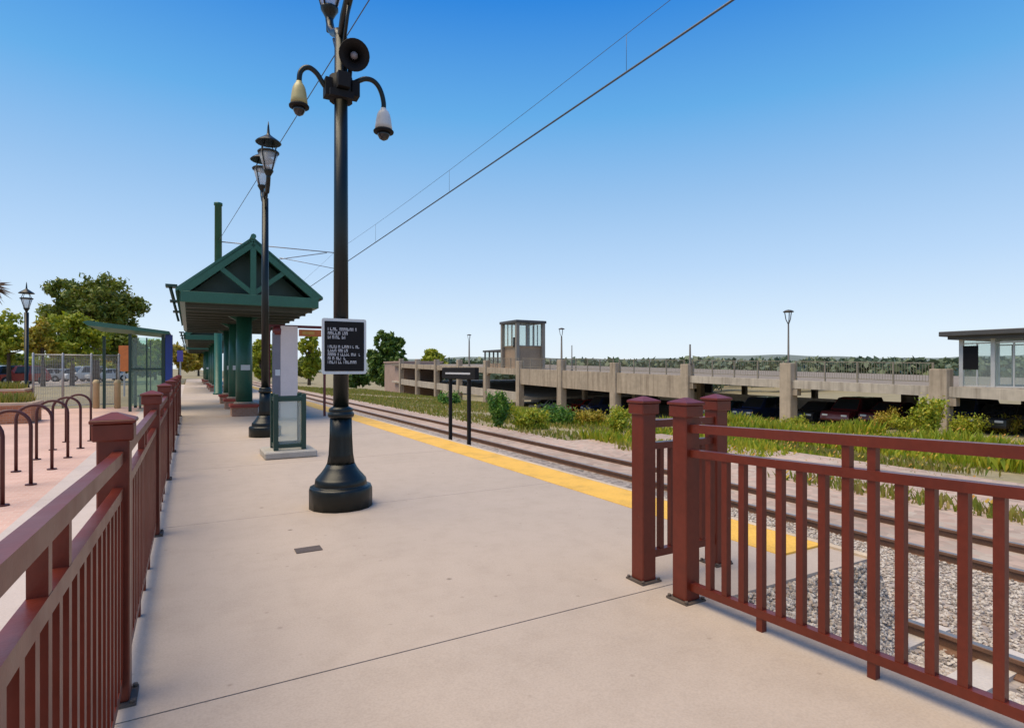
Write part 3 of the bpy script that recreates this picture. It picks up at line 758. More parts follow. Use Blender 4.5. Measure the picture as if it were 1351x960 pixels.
b = MB(); b.tube([(0, 0, -.1), (.05, 0, 2.6), (0, 0, zat(384, 26))], [.14, .10, .06], 8); b.build('trunk', BARK, t)
rs = random.Random(5); V = []
for k in range(130):
    d = Vector((rs.gauss(0, 1), rs.gauss(0, 1), rs.gauss(.25, .7))).normalized(); L_ = rs.uniform(.65, 1.05); sd_ = d.cross(Vector((rs.gauss(0, 1), rs.gauss(0, 1), 1))).normalized() * .045
    o_ = Vector((0, 0, zat(382, 26))); m_ = o_ + d*L_*.55 + Vector((0, 0, .05)); e_ = o_ + d*L_ - Vector((0, 0, .12))
    V.append([o_ - sd_*.4, m_ - sd_, e_, m_ + sd_])
quads('crown', np.array([[tuple(p) for p in f] for f in V]), LEAF_BR, t)
place_tree('tree', 'dark green bushy tree beyond the tracks, right of the notice sign', 512, 430, 520, 64, 150, LEAF_C, 9000, 11, None, zg=-3, lobes=20)
place_tree('tree', 'lighter green tree low beside the dark bushy tree at the parking structure end', 568, 458, 500, 50, 150, LEAF_B, 3500, 12, None, zg=-3)
place_tree('tree', 'slim green tree seen between the pink panel and the notice sign', 408, 432, 500, 34, 60, LEAF_B, 2600, 13, None)
place_tree('tree', 'green tree seen between the lamp post and the pink panel under the canopy', 344, 440, 505, 40, 90, LEAF_B, 2600, 14, None)
place_tree('tree', 'small dark tree behind the pink block wall at the far end of the garage', 470, 470, 520, 40, 85, LEAF_C, 2500, 15, None, zg=-2)

for px, yt, w_, d, mat, lab in ((8, 462, 60, 84, LEAF_A, 'dark hedge-like bush far behind the cars at the left photo edge'), (48, 458, 62, 88, LEAF_B, 'yellow-green bush far behind the left lamp post'),
        (88, 455, 60, 90, LEAF_A, 'green bush low below the bright yellow-green tree'), (124, 456, 58, 86, LEAF_B, 'yellow-green bush low below the big dark tree'), (158, 458, 56, 92, LEAF_D, 'golden bush behind the orange sign panel'), (196, 460, 60, 95, LEAF_A, 'green bush seen through the bus shelter glass'),
        (352, 465, 46, 100, LEAF_B, 'yellow-green bush far off under the canopy behind the second lamp post'), (404, 470, 44, 105, LEAF_A, 'green bush far off beside the track left of the notice sign')):
    place_tree('bush', lab, px, yt, 500, w_, d, mat, 2200, 40 + px, 'far bushes behind the plaza')['category'] = 'bush'

# far wood and hills
nT = 420; V = []
for i in range(nT):
    d = RNG.uniform(150, 330); px = RNG.uniform(560, 1560); x, y = at(px, d); zg = zt(x, y)
    top = zat(RNG.uniform(470.5, 478), d); hh = max(3, top - zg); r0 = RNG.uniform(3, 6)
    k = 110; p = RNG.normal(size=(k, 3)); p /= np.linalg.norm(p, axis=1)[:, None]; p *= RNG.random((k, 1))**.4
    p = p * np.array([r0, r0, hh*.42]) + np.array([x, y, zg + hh*.58])
    a = RNG.normal(size=(k, 3)); a /= np.linalg.norm(a, axis=1)[:, None]; b_ = RNG.normal(size=(k, 3)); b_ = np.cross(a, b_); b_ /= np.linalg.norm(b_, axis=1)[:, None]
    s = RNG.uniform(.7, 1.6, (k, 1)); V.append(np.stack([p-a*s, p+b_*s*.6, p+a*s, p-b_*s*.6], 1))
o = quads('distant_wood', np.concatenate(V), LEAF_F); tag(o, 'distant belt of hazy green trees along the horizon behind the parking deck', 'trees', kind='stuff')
m = MB(); pts = []
for i in range(120):
    px = 380 + i * 12; d = 1250; x, y = at(px, d)
    z = zat(471.5 + 2.2*math.sin(i*.21) + 1.6*math.sin(i*.057 + 1) + .6*math.sin(i*.9), d); pts.append((x, y, z))
vs = []
for x, y, z in pts: vs += [(x*.72, y*.72, -4), (x*.86, y*.86, z*.55), (x, y, z), (x*1.3, y*1.3, -4)]
m.add(vs, [(i*4+k, (i+1)*4+k, (i+1)*4+k+1, i*4+k+1) for i in range(119) for k in range(3)], True)
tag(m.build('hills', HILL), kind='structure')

# ------------------------------------------------------------------ weeds and bush beyond the tracks
def blades(name, label, n, fx, fy, hfun, mat, w=.02, flowers=None, cat='weeds', accept=None):
    x = RNG.uniform(*fx, n); y = RNG.uniform(*fy, n)
    if accept is not None:
        k = accept(x, y); x = x[k]; y = y[k]
    n = len(x)
    z = np.array([zt(a, b) for a, b in zip(x, y)]) - .03
    h = hfun(x, y) * RNG.uniform(.45, 1.15, n); a = RNG.uniform(0, 2*PI, n); lean = RNG.uniform(.05, .5, n)*h; b_ = RNG.uniform(0, 2*PI, n)
    ww = w * RNG.uniform(.6, 1.6, n)
    base = np.stack([x, y, z], 1); sd = np.stack([np.cos(a)*ww, np.sin(a)*ww, 0*a], 1)
    mid = base + np.stack([np.cos(b_)*lean*.35, np.sin(b_)*lean*.35, h*.6], 1); tip = base + np.stack([np.cos(b_)*lean, np.sin(b_)*lean, h], 1)
    V = np.stack([base - sd*.6, mid - sd, tip, mid + sd], 1)
    mats = np.zeros(n); 
    if flowers is not None:
        k = RNG.random(n) < flowers; tp = tip[k]; s = .035
        f1 = np.stack([tp + np.array([-s, 0, -s]), tp + np.array([0, -s, s*.4]), tp + np.array([s, 0, s]), tp + np.array([0, s, -s*.4])], 1)
        V = np.concatenate([V, f1]); mats = np.concatenate([mats, np.ones(len(f1))])
    o = quads(name, V, [mat, WEEDO], None, 4, mats); tag(o, label, cat, kind='stuff'); return o
def patch(x, y, f, seed, lo):
    return (np.sin(x*f + seed) * np.cos(y*f*.8 + seed*2.1) + .6*np.sin(x*f*2.3 + y*f*1.7 + seed)) > lo
blades('weeds', 'tall yellow-green weeds with orange flowers between the tracks and the parking structure', 24000, (10.5, 17), (9, 30), lambda x, y: .30 + .20*np.sin(x*1.3)*np.cos(y*.9), WEED, .035, .018, accept=lambda x, y: patch(x, y, .55, 1.0, -.15) & (y/x < 1.75) & (y/x > .55))
blades('weeds', 'yellow weeds on the bank in front of the right half of the parking structure', 42000, (15, 26), (2, 21), lambda x, y: .56 + .34*np.sin(x*.9+1)*np.cos(y*.7), WEED, .04, .03, accept=lambda x, y: patch(x, y, .45, 2.3, -.35) & (x > 18.5))
blades('bank_grass', 'dry yellow-green grass on the ground past the far rail', 30000, (9.4, 22), (14, 75), lambda x, y: .22 + 0*x, GRASS, .03, None, 'grass', accept=lambda x, y: patch(x, y, .3, .4, -.7))
blades('verge_grass', 'patchy low grass along the gravel beyond the tracks at right', 16000, (9.9, 17), (-2, 12), lambda x, y: .20 + .1*np.sin(x*2), GRASS, .022, .02, 'grass', accept=lambda x, y: patch(x, y, .7, 3.3, -.05))
def shrub(name, label, x, y, z, rx, h, mat, n, leaf, seed, group=None):
    r = np.random.default_rng(seed); t = empty(name, label, 'bush', (x, y, z), 0, group); rnd = random.Random(seed)
    b = MB()
    tips = []
    for k in range(12):
        a = rnd.uniform(0, 2*PI); q = rnd.uniform(.1, .75)*rx; tp = (q*math.cos(a), q*math.sin(a), h*rnd.uniform(.45, .95)); tips.append(tp)
        b.tube([(0, 0, -.1), (tp[0]*.35, tp[1]*.35, tp[2]*.55), tp], [.03, .02, .006], 5)
    b.build('stems', BARK, t)
    T = np.array(tips); k = r.integers(0, 12, n); f = r.random(n)**.5
    d = r.normal(size=(n, 3)); d /= np.linalg.norm(d, axis=1)[:, None]
    p = T[k]*np.stack([f, f, f], 1) + d*rx*.32*r.random((n, 1)); p[:, 2] = np.abs(p[:, 2])
    a = r.normal(size=(n, 3)) + np.array([0, 0, .8]); a /= np.linalg.norm(a, axis=1)[:, None]; c2 = np.cross(a, d); c2 /= np.linalg.norm(c2, axis=1)[:, None] + 1e-6
    s = leaf*r.uniform(.6, 1.3, n)[:, None]
    quads('foliage', np.stack([p-a*s, p+c2*s*.5, p+a*s, p-c2*s*.5], 1), mat, t)
    return t
shrub('bush', 'rounded bright green bush beside the far rail, in front of the garage opening', 9.9, 18.6, -.75, .62, 1.42, BUSH, 4200, .055, 3)
shrub('bush', 'tall yellow-green bush growing against the garage column below the glass pavilion', *at(1222, 27), -1.9, 1.2, 2.1, WEED, 4000, .09, 4)
shrub('bush', 'low green bush at the foot of the big tree line left of the garage openings', *at(590, 40), -1.5, 1.2, 1.3, BUSH, 2500, .1, 5)
shrub('bush', 'dark green bush low behind the maroon post cap at the garage foot', *at(815, 21), -1.1, .5, 1.0, WEED, 2200, .06, 6)

for i, (px, py, xx_, rx, h, mat, lab) in enumerate(((700, 566, 0, .9, .75, WEED, 'bright yellow-green weed clump just right of the round green bush'), (735, 560, 0, 1.1, .8, BUSH, 'fresh green weed clump left of the orange flowering one'),
        (778, 562, 0, 1.0, .65, 'o', 'orange flowering weed clump below the garage parapet'), (815, 566, 0, .9, .9, WEED, 'yellow-green weed clump right against the foreground railing posts'),
        (1050, 566, 0, 1.2, .8, WEED, 'yellow weed clump at the foot of the column with the lamp'), (1165, 566, 0, 1.5, 1.15, 'o', 'golden flowering weed clump left of the tall bush by the pavilion column'),
        (1195, 570, 0, 1.0, 1.0, WEED, 'pale green weed clump between the golden one and the tall bush'), (1275, 572, 0, 1.4, .9, WEED, 'yellow weed clump below the glass pavilion'), (1330, 572, 0, 1.2, .8, 'o', 'golden weed clump at the right photo edge'),
        (665, 556, 0, .7, .8, WEED, 'pale weed clump close behind the round green bush'))):
    tt = (px - 675.5)/756; d = 18.0
    for _ in range(30):
        x, y = at(px, d); d = (1.45 - zt(x, y))*756/(py - 486)
    shrub('weed_clump', lab, x, y, zt(x, y), rx, h, [LEAF_D if mat == 'o' else mat], 2600, .06, 90 + i, 'weed clumps before the parking structure')

# ------------------------------------------------------------------ parking structure
FX = 35.0
def ztop(y): return .15 + .021*y
pk = empty('parking_structure', 'long low concrete parking structure with an open deck beyond the tracks', 'parking garage', (FX, 0, 0))
cols = [6.5 + 9*i for i in range(12)]
def slab_y(b, x0, x1, y0, y1, f0, f1):
    """box whose bottom f0 and top f1 follow the slope along y"""
    vs = [(x, y, f(y)) for f in (f0, f1) for (x, y) in ((x0, y0), (x1, y0), (x1, y1), (x0, y1))]
    b.add(vs, [(3,2,1,0),(4,5,6,7),(0,1,5,4),(1,2,6,5),(2,3,7,6),(3,0,4,7)])
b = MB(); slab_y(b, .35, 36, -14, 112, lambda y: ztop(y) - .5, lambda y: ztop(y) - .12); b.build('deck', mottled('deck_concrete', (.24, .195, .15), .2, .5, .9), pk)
for i, y in enumerate(cols):
    b = MB(); w = .42 if y < 62 else .36
    b.box(-.22, .52, y-w, y+w, low(y)-.5, ztop(y) + (1.15 if y in (24.5, 51.5) else .95), .03)
    b.box(-.02, .40, y-w*.6-.5, y-w-.002, ztop(y)-1.0, ztop(y)-.55)
    b.build('column', PCONC, pk)
for y0, y1 in zip(cols[:-1], cols[1:]):
    b = MB()
    if 33 < y0 < 60: slab_y(b, -.05, .34, y0+.43, y1-.43, lambda y: ztop(y)-1.85, lambda y: ztop(y) + .02)
    elif y0 > 60: slab_y(b, -.05, .34, y0+.37, y1-.37, lambda y: ztop(y)-.75, lambda y: ztop(y) + .02)
    else: slab_y(b, -.05, .34, y0+.43, y1-.43, lambda y: ztop(y)-.52, lambda y: ztop(y) + .02)
    b.build('edge_beam', PCONC if y0 > 33 else PCONC2, pk)
    if y0 > 60:
        b = MB(); slab_y(b, -.03, .33, y0+.37, y1-.37, lambda y: ztop(y)-3.9, lambda y: ztop(y)-2.9); b.build('lower_parapet', PCONC2, pk)
b = MB(); slab_y(b, .35, 30, 60, 112, lambda y: ztop(y)-3.8, lambda y: ztop(y)-3.5); b.build('lower_deck', PCONC2, pk)
b = MB()
slab_y(b, 7.0, 7.3, -8, 44, lambda y: -1.75+.004*y, lambda y: -.95+.004*y); slab_y(b, 7.3, 16, -8, 44, lambda y: -1.95+.004*y, lambda y: -1.7+.004*y)
b.build('inner_ramp', mottled('inner_ramp_concrete', (.55, .50, .45), .12, .6, .85), pk)
for yy in (2, 11, 20, 29, 38, 47, 56):
    for xx in (6.6, 24): b = MB(); b.box(xx-.25, xx+.25, yy-.25, yy+.25, low(yy)-.5, ztop(yy)-.5); b.build('inner_column', PCONC, pk)
b = MB(); b.box(33, 33.3, 60, 112, -7, 1.0); b.build('added_back_wall', mottled('added_back_wall', (.12, .10, .09), .2, .5, .9), pk)  # added dark wall, stops light showing through the open back of the bays
b = MB()
for i in range(len(cols)-6):
    y0 = cols[i+1]
    for k in range(5):
        y = y0 + .43 + k*2.03; 
        b.box(.22, .30, y-.04, y+.04, ztop(y), ztop(y)+1.3)
    for z in (.25, 1.27): slab_y(b, .24, .28, y0+.45, y0+8.55, lambda y, z=z: ztop(y)+z-.025, lambda y, z=z: ztop(y)+z+.025)
    for k in range(54):
        y = y0+.5+k*.15; b.box(.254, .266, y-.009, y+.009, ztop(y)+.25, ztop(y)+1.27)
b.build('deck_guard_mesh', MESHB, pk)
m = MB(); slab_y(m, FX+.6, FX+33, -14, 112, lambda y: low(y)-.3, lambda y: low(y)+.02); tag(m.build('garage_floor', ASPH), kind='structure')
# end wall
b = MB(); b.box(FX+1, FX+9, 106.5, 119, -6, 2.6); b.box(FX+.8, FX+9.2, 106.4, 119.2, 2.6, 2.9); o = b.build('block_wall', BLOCK); tag(o, 'plain pinkish block building at the far left end of the parking structure', 'building')

# glass pavilion on the deck, right edge
pv = empty('stair_pavilion', 'glass stair pavilion with a dark flat roof at the right edge of the parking deck', 'pavilion', (FX + 1.2, 0, .45))
b = MB(); b.box(-.9, 5.0, -4.0, 15.7, 2.72, 2.98, .03); b.box(-.6, 4.7, -3.7, 15.4, 2.55, 2.72); b.build('roof', DKFR, pv)
for i, y in enumerate((15.0, 13.6, 11.9, 10.2, 8.5, 6.8)):
    for x in (0, 4.2): b = MB(); b.box(x-.09, x+.09, y-.09, y+.09, -.1, 2.55); b.build('post', WHITEC, pv)
for y0, y1 in ((13.7, 14.9), (12.0, 13.5), (10.3, 11.8), (8.6, 10.1), (6.9, 8.4)):
    for x in (0, 4.2):
        b = MB(); b.box(x-.02, x+.02, y0, y1, .1, 2.5); p = b.build('window', CLEAR, pv)
        b = MB(); b.box(x-.05, x+.05, y0, y1, 2.3, 2.36); b.box(x-.05, x+.05, y0, y1, .04, .1); b.box(x-.04, x+.04, (y0+y1)/2-.03, (y0+y1)/2+.03, .1, 2.3); b.build('frame', WHITEC, p)
b = MB(); b.box(-.06, -.0, 14.25, 14.95, .95, 2.2); b.build('dark_panel', BLACKM, pv)
b = MB(); b.box(.1, 4.1, 14.96, 15.04, .1, 2.5); b.build('window', CLEAR, pv)
b = MB(); b.box(-.3, 4.5, 6, 15.2, -.5, .04); b.build('plinth', PCONC2, pv)
# stair tower
TOWC = mottled('tower_frame', (.26, .225, .185), .15, 2, .7)
tw = empty('stair_tower', 'brick and glass stair tower rising above the parking deck left of centre', 'tower', (37.6, 65.4, 1.3))
b = MB(); b.box(.2, 3.8, .25, 3.8, 0, 3.1); b.build('brick_wall', BRICKW, tw)
for x in (0, 4.0):
    for y in (0, 4.0): b = MB(); b.box(x-.22, x+.22, y-.22, y+.22, 0, 6.2); b.build('corner_post', TOWC, tw)
b = MB(); b.box(-.35, 4.35, -.35, 4.35, 6.2, 6.55, .03); b.build('roof', DKFR, tw)
for (x0, x1, y0, y1) in ((.22, 3.78, -.02, .02), (.22, 3.78, 3.98, 4.02), (-.02, .02, .22, 3.78), (3.98, 4.02, .22, 3.78)):
    b = MB(); b.box(x0, x1, y0, y1, 3.2, 6.1); p = b.build('window', CLEAR, tw)
    b = MB(); dx, dy = x1-x0, y1-y0
    for k in (.33, .66):
        if dx > dy: b.box(x0+dx*k-.05, x0+dx*k+.05, y0-.04, y1+.04, 3.2, 6.1)
        else: b.box(x0-.04, x1+.04, y0+dy*k-.05, y0+dy*k+.05, 3.2, 6.1)
    b.box(x0-.03, x1+.03, y0-.03, y1+.03, 3.1, 3.22); b.build('frame', TOWC, p)
b = MB(); b.box(-.08, -.03, .3, 1.0, 3.0, 4.3); b.build('dark_panel', BLACKM, tw)
b = MB(); b.box(.1, 3.4, 4.4, 10.4, 2.55, 2.8); b.build('annex_roof', DKFR, tw)
for y in (4.9, 6.2, 7.5, 8.8, 10.2): b = MB(); b.box(.30, .48, y-.09, y+.09, 0, 2.55); b.build('annex_post', DKFR, tw)
b = MB(); b.box(.38, .42, 4.3, 10.2, .9, 2.5); b.build('annex_window', CLEAR, tw)
b = MB(); b.box(.32, .5, 4.3, 10.3, 0, .9); b.build('annex_wall', BRICKW, tw)

# deck lamps
def deck_lamp(label, x, y, z0, z1, r=.07, head=True):
    t = empty('deck_lamp', label, 'lamp post', (x, y, z0), 0, 'lamp poles on the parking deck')
    h = z1 - z0
    b = MB(); b.lathe([(r*1.8, 0), (r*1.8, .1), (r, .14), (r*.7, h-.9)], 10); b.build('pole', DKFR, t)
    if head:
        b = MB()
        for k in range(3):
            a = k*2*PI/3 + .4; b.tube([(0, 0, h-.95), (.16*math.cos(a), .16*math.sin(a), h-.6), (.24*math.cos(a), .24*math.sin(a), h-.12)], .03, 6)
        b.lathe([(.32, h-.12), (.34, h-.06), (.2, h+.02), (.02, h+.06)], 12); b.build('lamp_head', DKFR, t)
deck_lamp('lamp pole with a cup-shaped head on the deck column left of the glass pavilion', FX+.15, 24.5, 1.8, 5.35)
deck_lamp('lamp pole on the deck column right of the stair tower', FX+.15, 51.5, 2.35, 5.8, .11)
deck_lamp('thin shorter pole right behind the lamp pole by the stair tower', FX+3, 53.6, 1.2, 5.0, .07, False)
deck_lamp('thin lamp pole on the deck in the middle of the parapet, right of centre', FX+.15, 33.2, 1.75, 4.3, .09, False)
deck_lamp('faint lamp pole far down the deck left of the stair tower', FX+2, 79, 1.7, 6.6, .14)

# ------------------------------------------------------------------ vehicles
CARP = {}
def carpaint(nm, c):
    if nm not in CARP: CARP[nm] = mottled('paint_'+nm, c, .05, 2, .25, coat=.8)
    return CARP[nm]
TYRE = mottled('tyre', (.02, .02, .02), .2, 9, .8); HUB = mottled('hub', (.45, .45, .46), .1, 5, .35, metal=.7)
CARGL = mottled('car_glass', (.02, .025, .03), .1, 2, .06); LAMPW = mottled('car_headlight', (.7, .7, .68), .05, 3, .15); LAMPR = mottled('car_taillight', (.4, .02, .02), .05, 3, .2)
def car(label, x, y, z, rz, paint, suv=False, group='parked cars'):
    t = empty('parked_car', label, 'car', (x, y, z), rz, group)
    L, W, H = (4.7, 1.86, 1.75) if suv else (4.5, 1.78, 1.45)
    hl = L/2; bt = .88 if suv else .82
    out = [(-hl, .42), (-hl+.03, .70), (-hl+.18, bt), (-hl+1.0, bt+.05), (hl-.55 if not suv else hl-.12, bt+.06), (hl-.08, bt-.02), (hl, .6), (hl-.04, .36)]
    # lower body with wheel-arch cut-outs along the sill
    for cx in (hl-.85, -hl+.85):
        out += [(cx+.40, .28)] + [(cx + .37*math.cos(a), .33 + .37*math.sin(a)) for a in [PI*k/8 for k in range(1, 8)]] + [(cx-.40, .28)]
    out += [(-hl+.05, .30)]
    b = MB(); b.prism(out, -W/2, W/2, 'y')
    if suv: cab = [(-hl+1.05, bt+.04), (-hl+1.75, H-.05), (-hl+2.3, H), (hl-.55, H-.02), (hl-.14, bt+.05)]
    else: cab = [(-hl+1.15, bt+.04), (-hl+1.95, H-.03), (-hl+2.5, H), (-hl+3.1, H-.05), (hl-.55, bt+.05)]
    n = len(cab); ins = .16
    vs = []
    for sg in (-1, 1):
        for (a, c) in cab: vs.append((a, sg*(W/2 - .03 - ins*max(0, (c-bt)/(H-bt))), c))
    b.add(vs, [tuple(range(n)), tuple(range(2*n-1, n-1, -1))] + [(i, i+1, n+i+1, n+i) for i in range(n-1)])
    b.build('body', paint, t)
    def lerp2(p, q, f): return tuple(p[i] + (q[i]-p[i])*f for i in range(len(p)))
    for sg in (-1, 1):
        g = MB(); zz = lambda c: sg*(W/2 - .03 - ins*max(0, (c-bt)/(H-bt)) + .006)
        for f0, f1 in ((.08, .48), (.53, .92)):
            lo0 = lerp2(cab[0], cab[-1], f0 + .06*(f0 < .3)); lo1 = lerp2(cab[0], cab[-1], f1); zb = bt + .12; zt2 = H - .1
            tx0 = cab[1][0] + (cab[3][0]-cab[1][0])*(f0-.02); tx1 = cab[1][0] + (cab[3][0]-cab[1][0])*(f1+.02)
            g.add([(lo0[0], zz(zb), zb), (lo1[0], zz(zb), zb), (tx1, zz(zt2), zt2), (tx0, zz(zt2), zt2)], [(0, 1, 2, 3)])
        g.build('side_window', CARGL, t)
    for (a, c, nm) in ((cab[0], cab[1], 'windscreen'), (cab[-1], cab[-2], 'rear_window')):
        g = MB(); p, q = lerp2(a, c, .12), lerp2(a, c, .92); s = -.012 if nm == 'windscreen' else .012
        w0 = W/2 - .10; w1 = W/2 - .24
        g.add([(p[0]+s, -w0, p[1]+.012), (p[0]+s, w0, p[1]+.012), (q[0]+s, w1, q[1]+.012), (q[0]+s, -w1, q[1]+.012)], [(0, 1, 2, 3)]); g.build(nm, CARGL, t)
    for cx in (hl-.85, -hl+.85):
        for sg in (-1, 1):
            w = MB(); n = 18; vs = []
            prof = [(.20, 0), (.33, .02), (.335, .10), (.335, .16), (.32, .20)]
            def ring(prof, off):
                vs = []; fs = []
                for r, e in prof:
                    for k in range(n): vs.append((cx + r*math.cos(2*PI*k/n), sg*(W/2 - .01 - e + off), .335 + r*math.sin(2*PI*k/n)))
                for i in range(len(prof)-1):
                    for k in range(n): fs.append((i*n+k, i*n+(k+1) % n, (i+1)*n+(k+1) % n, (i+1)*n+k))
                fs.append(tuple(range(n))); return vs, fs
            w.add(*ring(prof, 0)); wh = w.build('wheel', TYRE, t)
            w = MB(); w.add(*ring([(.10, 0), (.19, .012), (.20, .03)], .008)); w.build('rim', HUB, wh)
    for sg in (-1, 1):
        g = MB(); g.box(-hl-.012, -hl+.12, sg*(W/2-.30)-.18, sg*(W/2-.30)+.18, .58, .70, .01); g.build('headlight', LAMPW, t)
        g = MB(); g.box(hl-.12, hl+.012, sg*(W/2-.22)-.13, sg*(W/2-.22)+.13, .62, .76, .01); g.build('taillight', LAMPR, t)
    return t
def gcar(px, xx, lab, paint, suv, rz=0.0):
    """car in the garage at world x, seen in the given direction"""
    tt = (px - 675.5)/756; y = xx*(C_ - tt*S_)/(S_ + tt*C_)
    car(lab, xx, y, low(y) + .02, rz, paint, suv, 'cars in the parking structure')
silver = carpaint('silver', (.42, .43, .45)); navy = carpaint('navy', (.015, .03, .09)); red = carpaint('red', (.34, .02, .015)); white = carpaint('white', (.7, .7, .7)); dark = carpaint('charcoal', (.03, .032, .035)); teal = carpaint('teal', (.02, .08, .11)); maroon = carpaint('maroon', (.12, .015, .02))
gcar(962, 39.5, 'teal car parked in the garage just right of the foreground posts', teal, False)
gcar(1005, 39.0, 'dark blue car beside the teal one, left of the thick deck column', navy, True)
gcar(1082, 38.6, 'charcoal car in the garage just right of the lamp column', dark, False)
gcar(1128, 38.6, 'maroon tall car in the middle of the right garage bay', maroon, True)
gcar(1178, 38.8, 'dark red car in the garage left of the tall yellow bush', maroon, False)
gcar(1275, 38.2, 'navy car in the garage below the glass pavilion', navy, True)
gcar(1325, 38.2, 'charcoal car at the right photo edge below the glass pavilion', dark, False)
gcar(770, 39.5, 'red car showing under the parapet left of the foreground posts', red, False)
gcar(795, 39.5, 'navy tall car under the parapet next to the red one', navy, True)
gcar(722, 39.5, 'silver car under the parapet below the lamp by the stair tower', silver, False)
for px, dd, lab, paint, suv, rz in ((6, 54, 'navy car at the left photo edge behind the planter', navy, True, .2), (24, 55, 'red tall car parked left of the left lamp post', red, True, .2),
        (62, 64, 'white car parked behind the mesh fence right of the left lamp post', white, False, .1), (86, 65, 'second white car behind the mesh fence', silver, False, .1),
        (112, 66, 'silver tall car behind the middle of the mesh fence', white, True, .1), (140, 67, 'white car behind the right end of the mesh fence', white, False, .1)):
    x, y = at(px, dd); car(lab, x, y, -.012, rz + .5, paint, suv, 'cars parked behind the mesh fence')

# ------------------------------------------------------------------ plaza furniture at left
x, y = at(35, 22)
t = empty('street_lamp', 'black lamp post with a single lantern at the left side behind the planter', 'lamp post', (x, y, 0))
b = MB(); b.lathe([(.2, 0), (.2, .2), (.13, .3), (.09, .8), (.10, .85), (.06, .9), (.075, 3.6)], 12); b.build('pole', BLACK, t)
lantern(t, 0, 0, 3.72)
# brick planters
for px, d, w, lab, h in ((14, 15.5, 1.6, 'near orange brick planter with grass on top at the left edge', .55), (10, 20, 2.2, 'farther orange brick planter behind the near one at the left edge', .75)):
    x, y = at(px, d)
    t = empty('planter', lab, 'planter', (x, y, 0), 0, 'brick planters on the plaza')
    b = MB(); b.box(-w, .55, -.6, .6, -.02, h-.08); b.build('brick_wall', BRICKP, t)
    b = MB(); b.box(-w-.04, .59, -.64, .64, h-.08, h, .01); b.build('coping', mottled('coping', (.50, .38, .28), .15, 3, .8) if 'coping' not in MATS else MATS['coping'], t)
    n = 1500; gx = RNG.uniform(-w+.1, .45, n); gy = RNG.uniform(-.5, .5, n); hh = RNG.uniform(.08, .28, n); a = RNG.uniform(0, 2*PI, n)
    base = np.stack([gx, gy, np.full(n, h)], 1); sd = np.stack([np.cos(a), np.sin(a), 0*a], 1)*.015; tip = base + np.stack([np.cos(a+1)*hh*.3, np.sin(a+1)*hh*.3, hh], 1)
    o = quads('planting', np.stack([base-sd, base+sd, tip+sd*.3, tip-sd*.3], 1), GRASS, t)
# mesh fence
t = empty('mesh_fence', 'see-through wire mesh fence with steel posts across the back of the plaza', 'fence', (0, 26.4, 0))
for x in (-4.9, -4.05, -3.2, -2.35): b = MB(); b.lathe([(.035, 0), (.035, 2.0), (.0, 2.03)], 8, (x, 0)); b.build('post', STEEL, t)
b = MB(); b.tube([(-4.9, 0, 1.95), (-2.3, 0, 1.95)], .022, 6); b.tube([(-4.9, 0, .1), (-2.3, 0, .1)], .018, 6); b.build('rail', STEEL, t)
b = MB(); 
for k in range(52): b.tube([(-4.9 + k*.05, 0, .1), (-4.9 + k*.05, 0, 1.95)], .004, 4, False)
for k in range(37): b.tube([(-4.9, .006, .12 + k*.05), (-2.3, .006, .12 + k*.05)], .0035, 4, False)
b.build('mesh_panel', STEEL, t)
# bus shelter
t = empty('bus_shelter', 'green framed glass bus shelter with a dark roof and blue end panel beyond the railing', 'bus shelter', (-1.75, 23.2, 0))
for x, y in ((.0, 0), (.95, 0), (0, 2.2), (.95, 2.2), (-.95, 2.2)): b = MB(); b.box(x-.045, x+.045, y-.045, y+.045, 0, 2.62); b.build('post', DKGREEN, t)
b = MB(); b.prism([(-1.25, 2.95), (-1.12, 3.0), (1.15, 2.72), (1.15, 2.62), (-1.12, 2.84)], -.4, 3.0, 'y'); b.build('roof', ROOFG, t)
for x0, x1, y0, y1 in ((.05, .90, -.01, .01), (.05, .90, 2.19, 2.21), (-.01, .01, .05, 2.15)):
    b = MB(); b.box(x0, x1, y0, y1, .2, 2.5); p = b.build('glass_panel', GREENG, t)
    b = MB(); b.box(x0-.02, x1+.02, y0-.015, y1+.015, 1.40, 1.46); b.box((x0+x1)/2-.02, (x0+x1)/2+.02, (y0+y1)/2-.02, (y0+y1)/2+.02, .2, 2.5); b.build('mullion', DKGREEN, p)
b = MB(); b.box(1.02, 1.24, -.06, .06, .9, 2.62, .01); b.build('end_panel', BLUEB, t)
b = MB(); b.box(.1, .9, 1.6, 2.0, .42, .48); b.box(.15, .2, 1.65, 1.95, 0, .42); b.box(.8, .85, 1.65, 1.95, 0, .42); b.build('bench', DKGREEN, t)
# bollards, orange sign, small blue sign
for px, lab in ((127, 'pale tan bollard left of the two by the mesh fence'), (155, 'pale tan bollard nearer the bus shelter')):
    x, y = at(px, 21); b = MB(); b.lathe([(.10, 0), (.10, .88), (.115, .9), (.115, .95), (.07, 1.03), (.0, 1.05)], 14)
    o = b.build('bollard', mottled('bollard_tan', (.50, .38, .22), .12, 4, .7) if 'bollard_tan' not in MATS else MATS['bollard_tan'], loc=(x, y, 0)); tag(o, lab, 'bollard', 'tan bollards by the bus shelter')
x, y = at(164, 30); t = empty('sign_post', 'orange-brown sign panel on a post left of the bus shelter glass', 'sign', (x, y, 0), -.5)
b = MB(); b.box(-.03, .03, -.03, .03, 0, 2.6); b.build('post', STEEL, t)
b = MB(); b.box(-.26, .26, -.05, -.032, 1.3, 2.65); b.build('panel', ORANGE, t)
x, y = at(238, 46); t = empty('sign_post', 'small blue sign on a post at the far end of the long railing', 'sign', (x, y, 0), -.5)
b = MB(); b.box(-.04, .04, -.04, .04, 0, 2.9); b.build('post', STEEL, t)
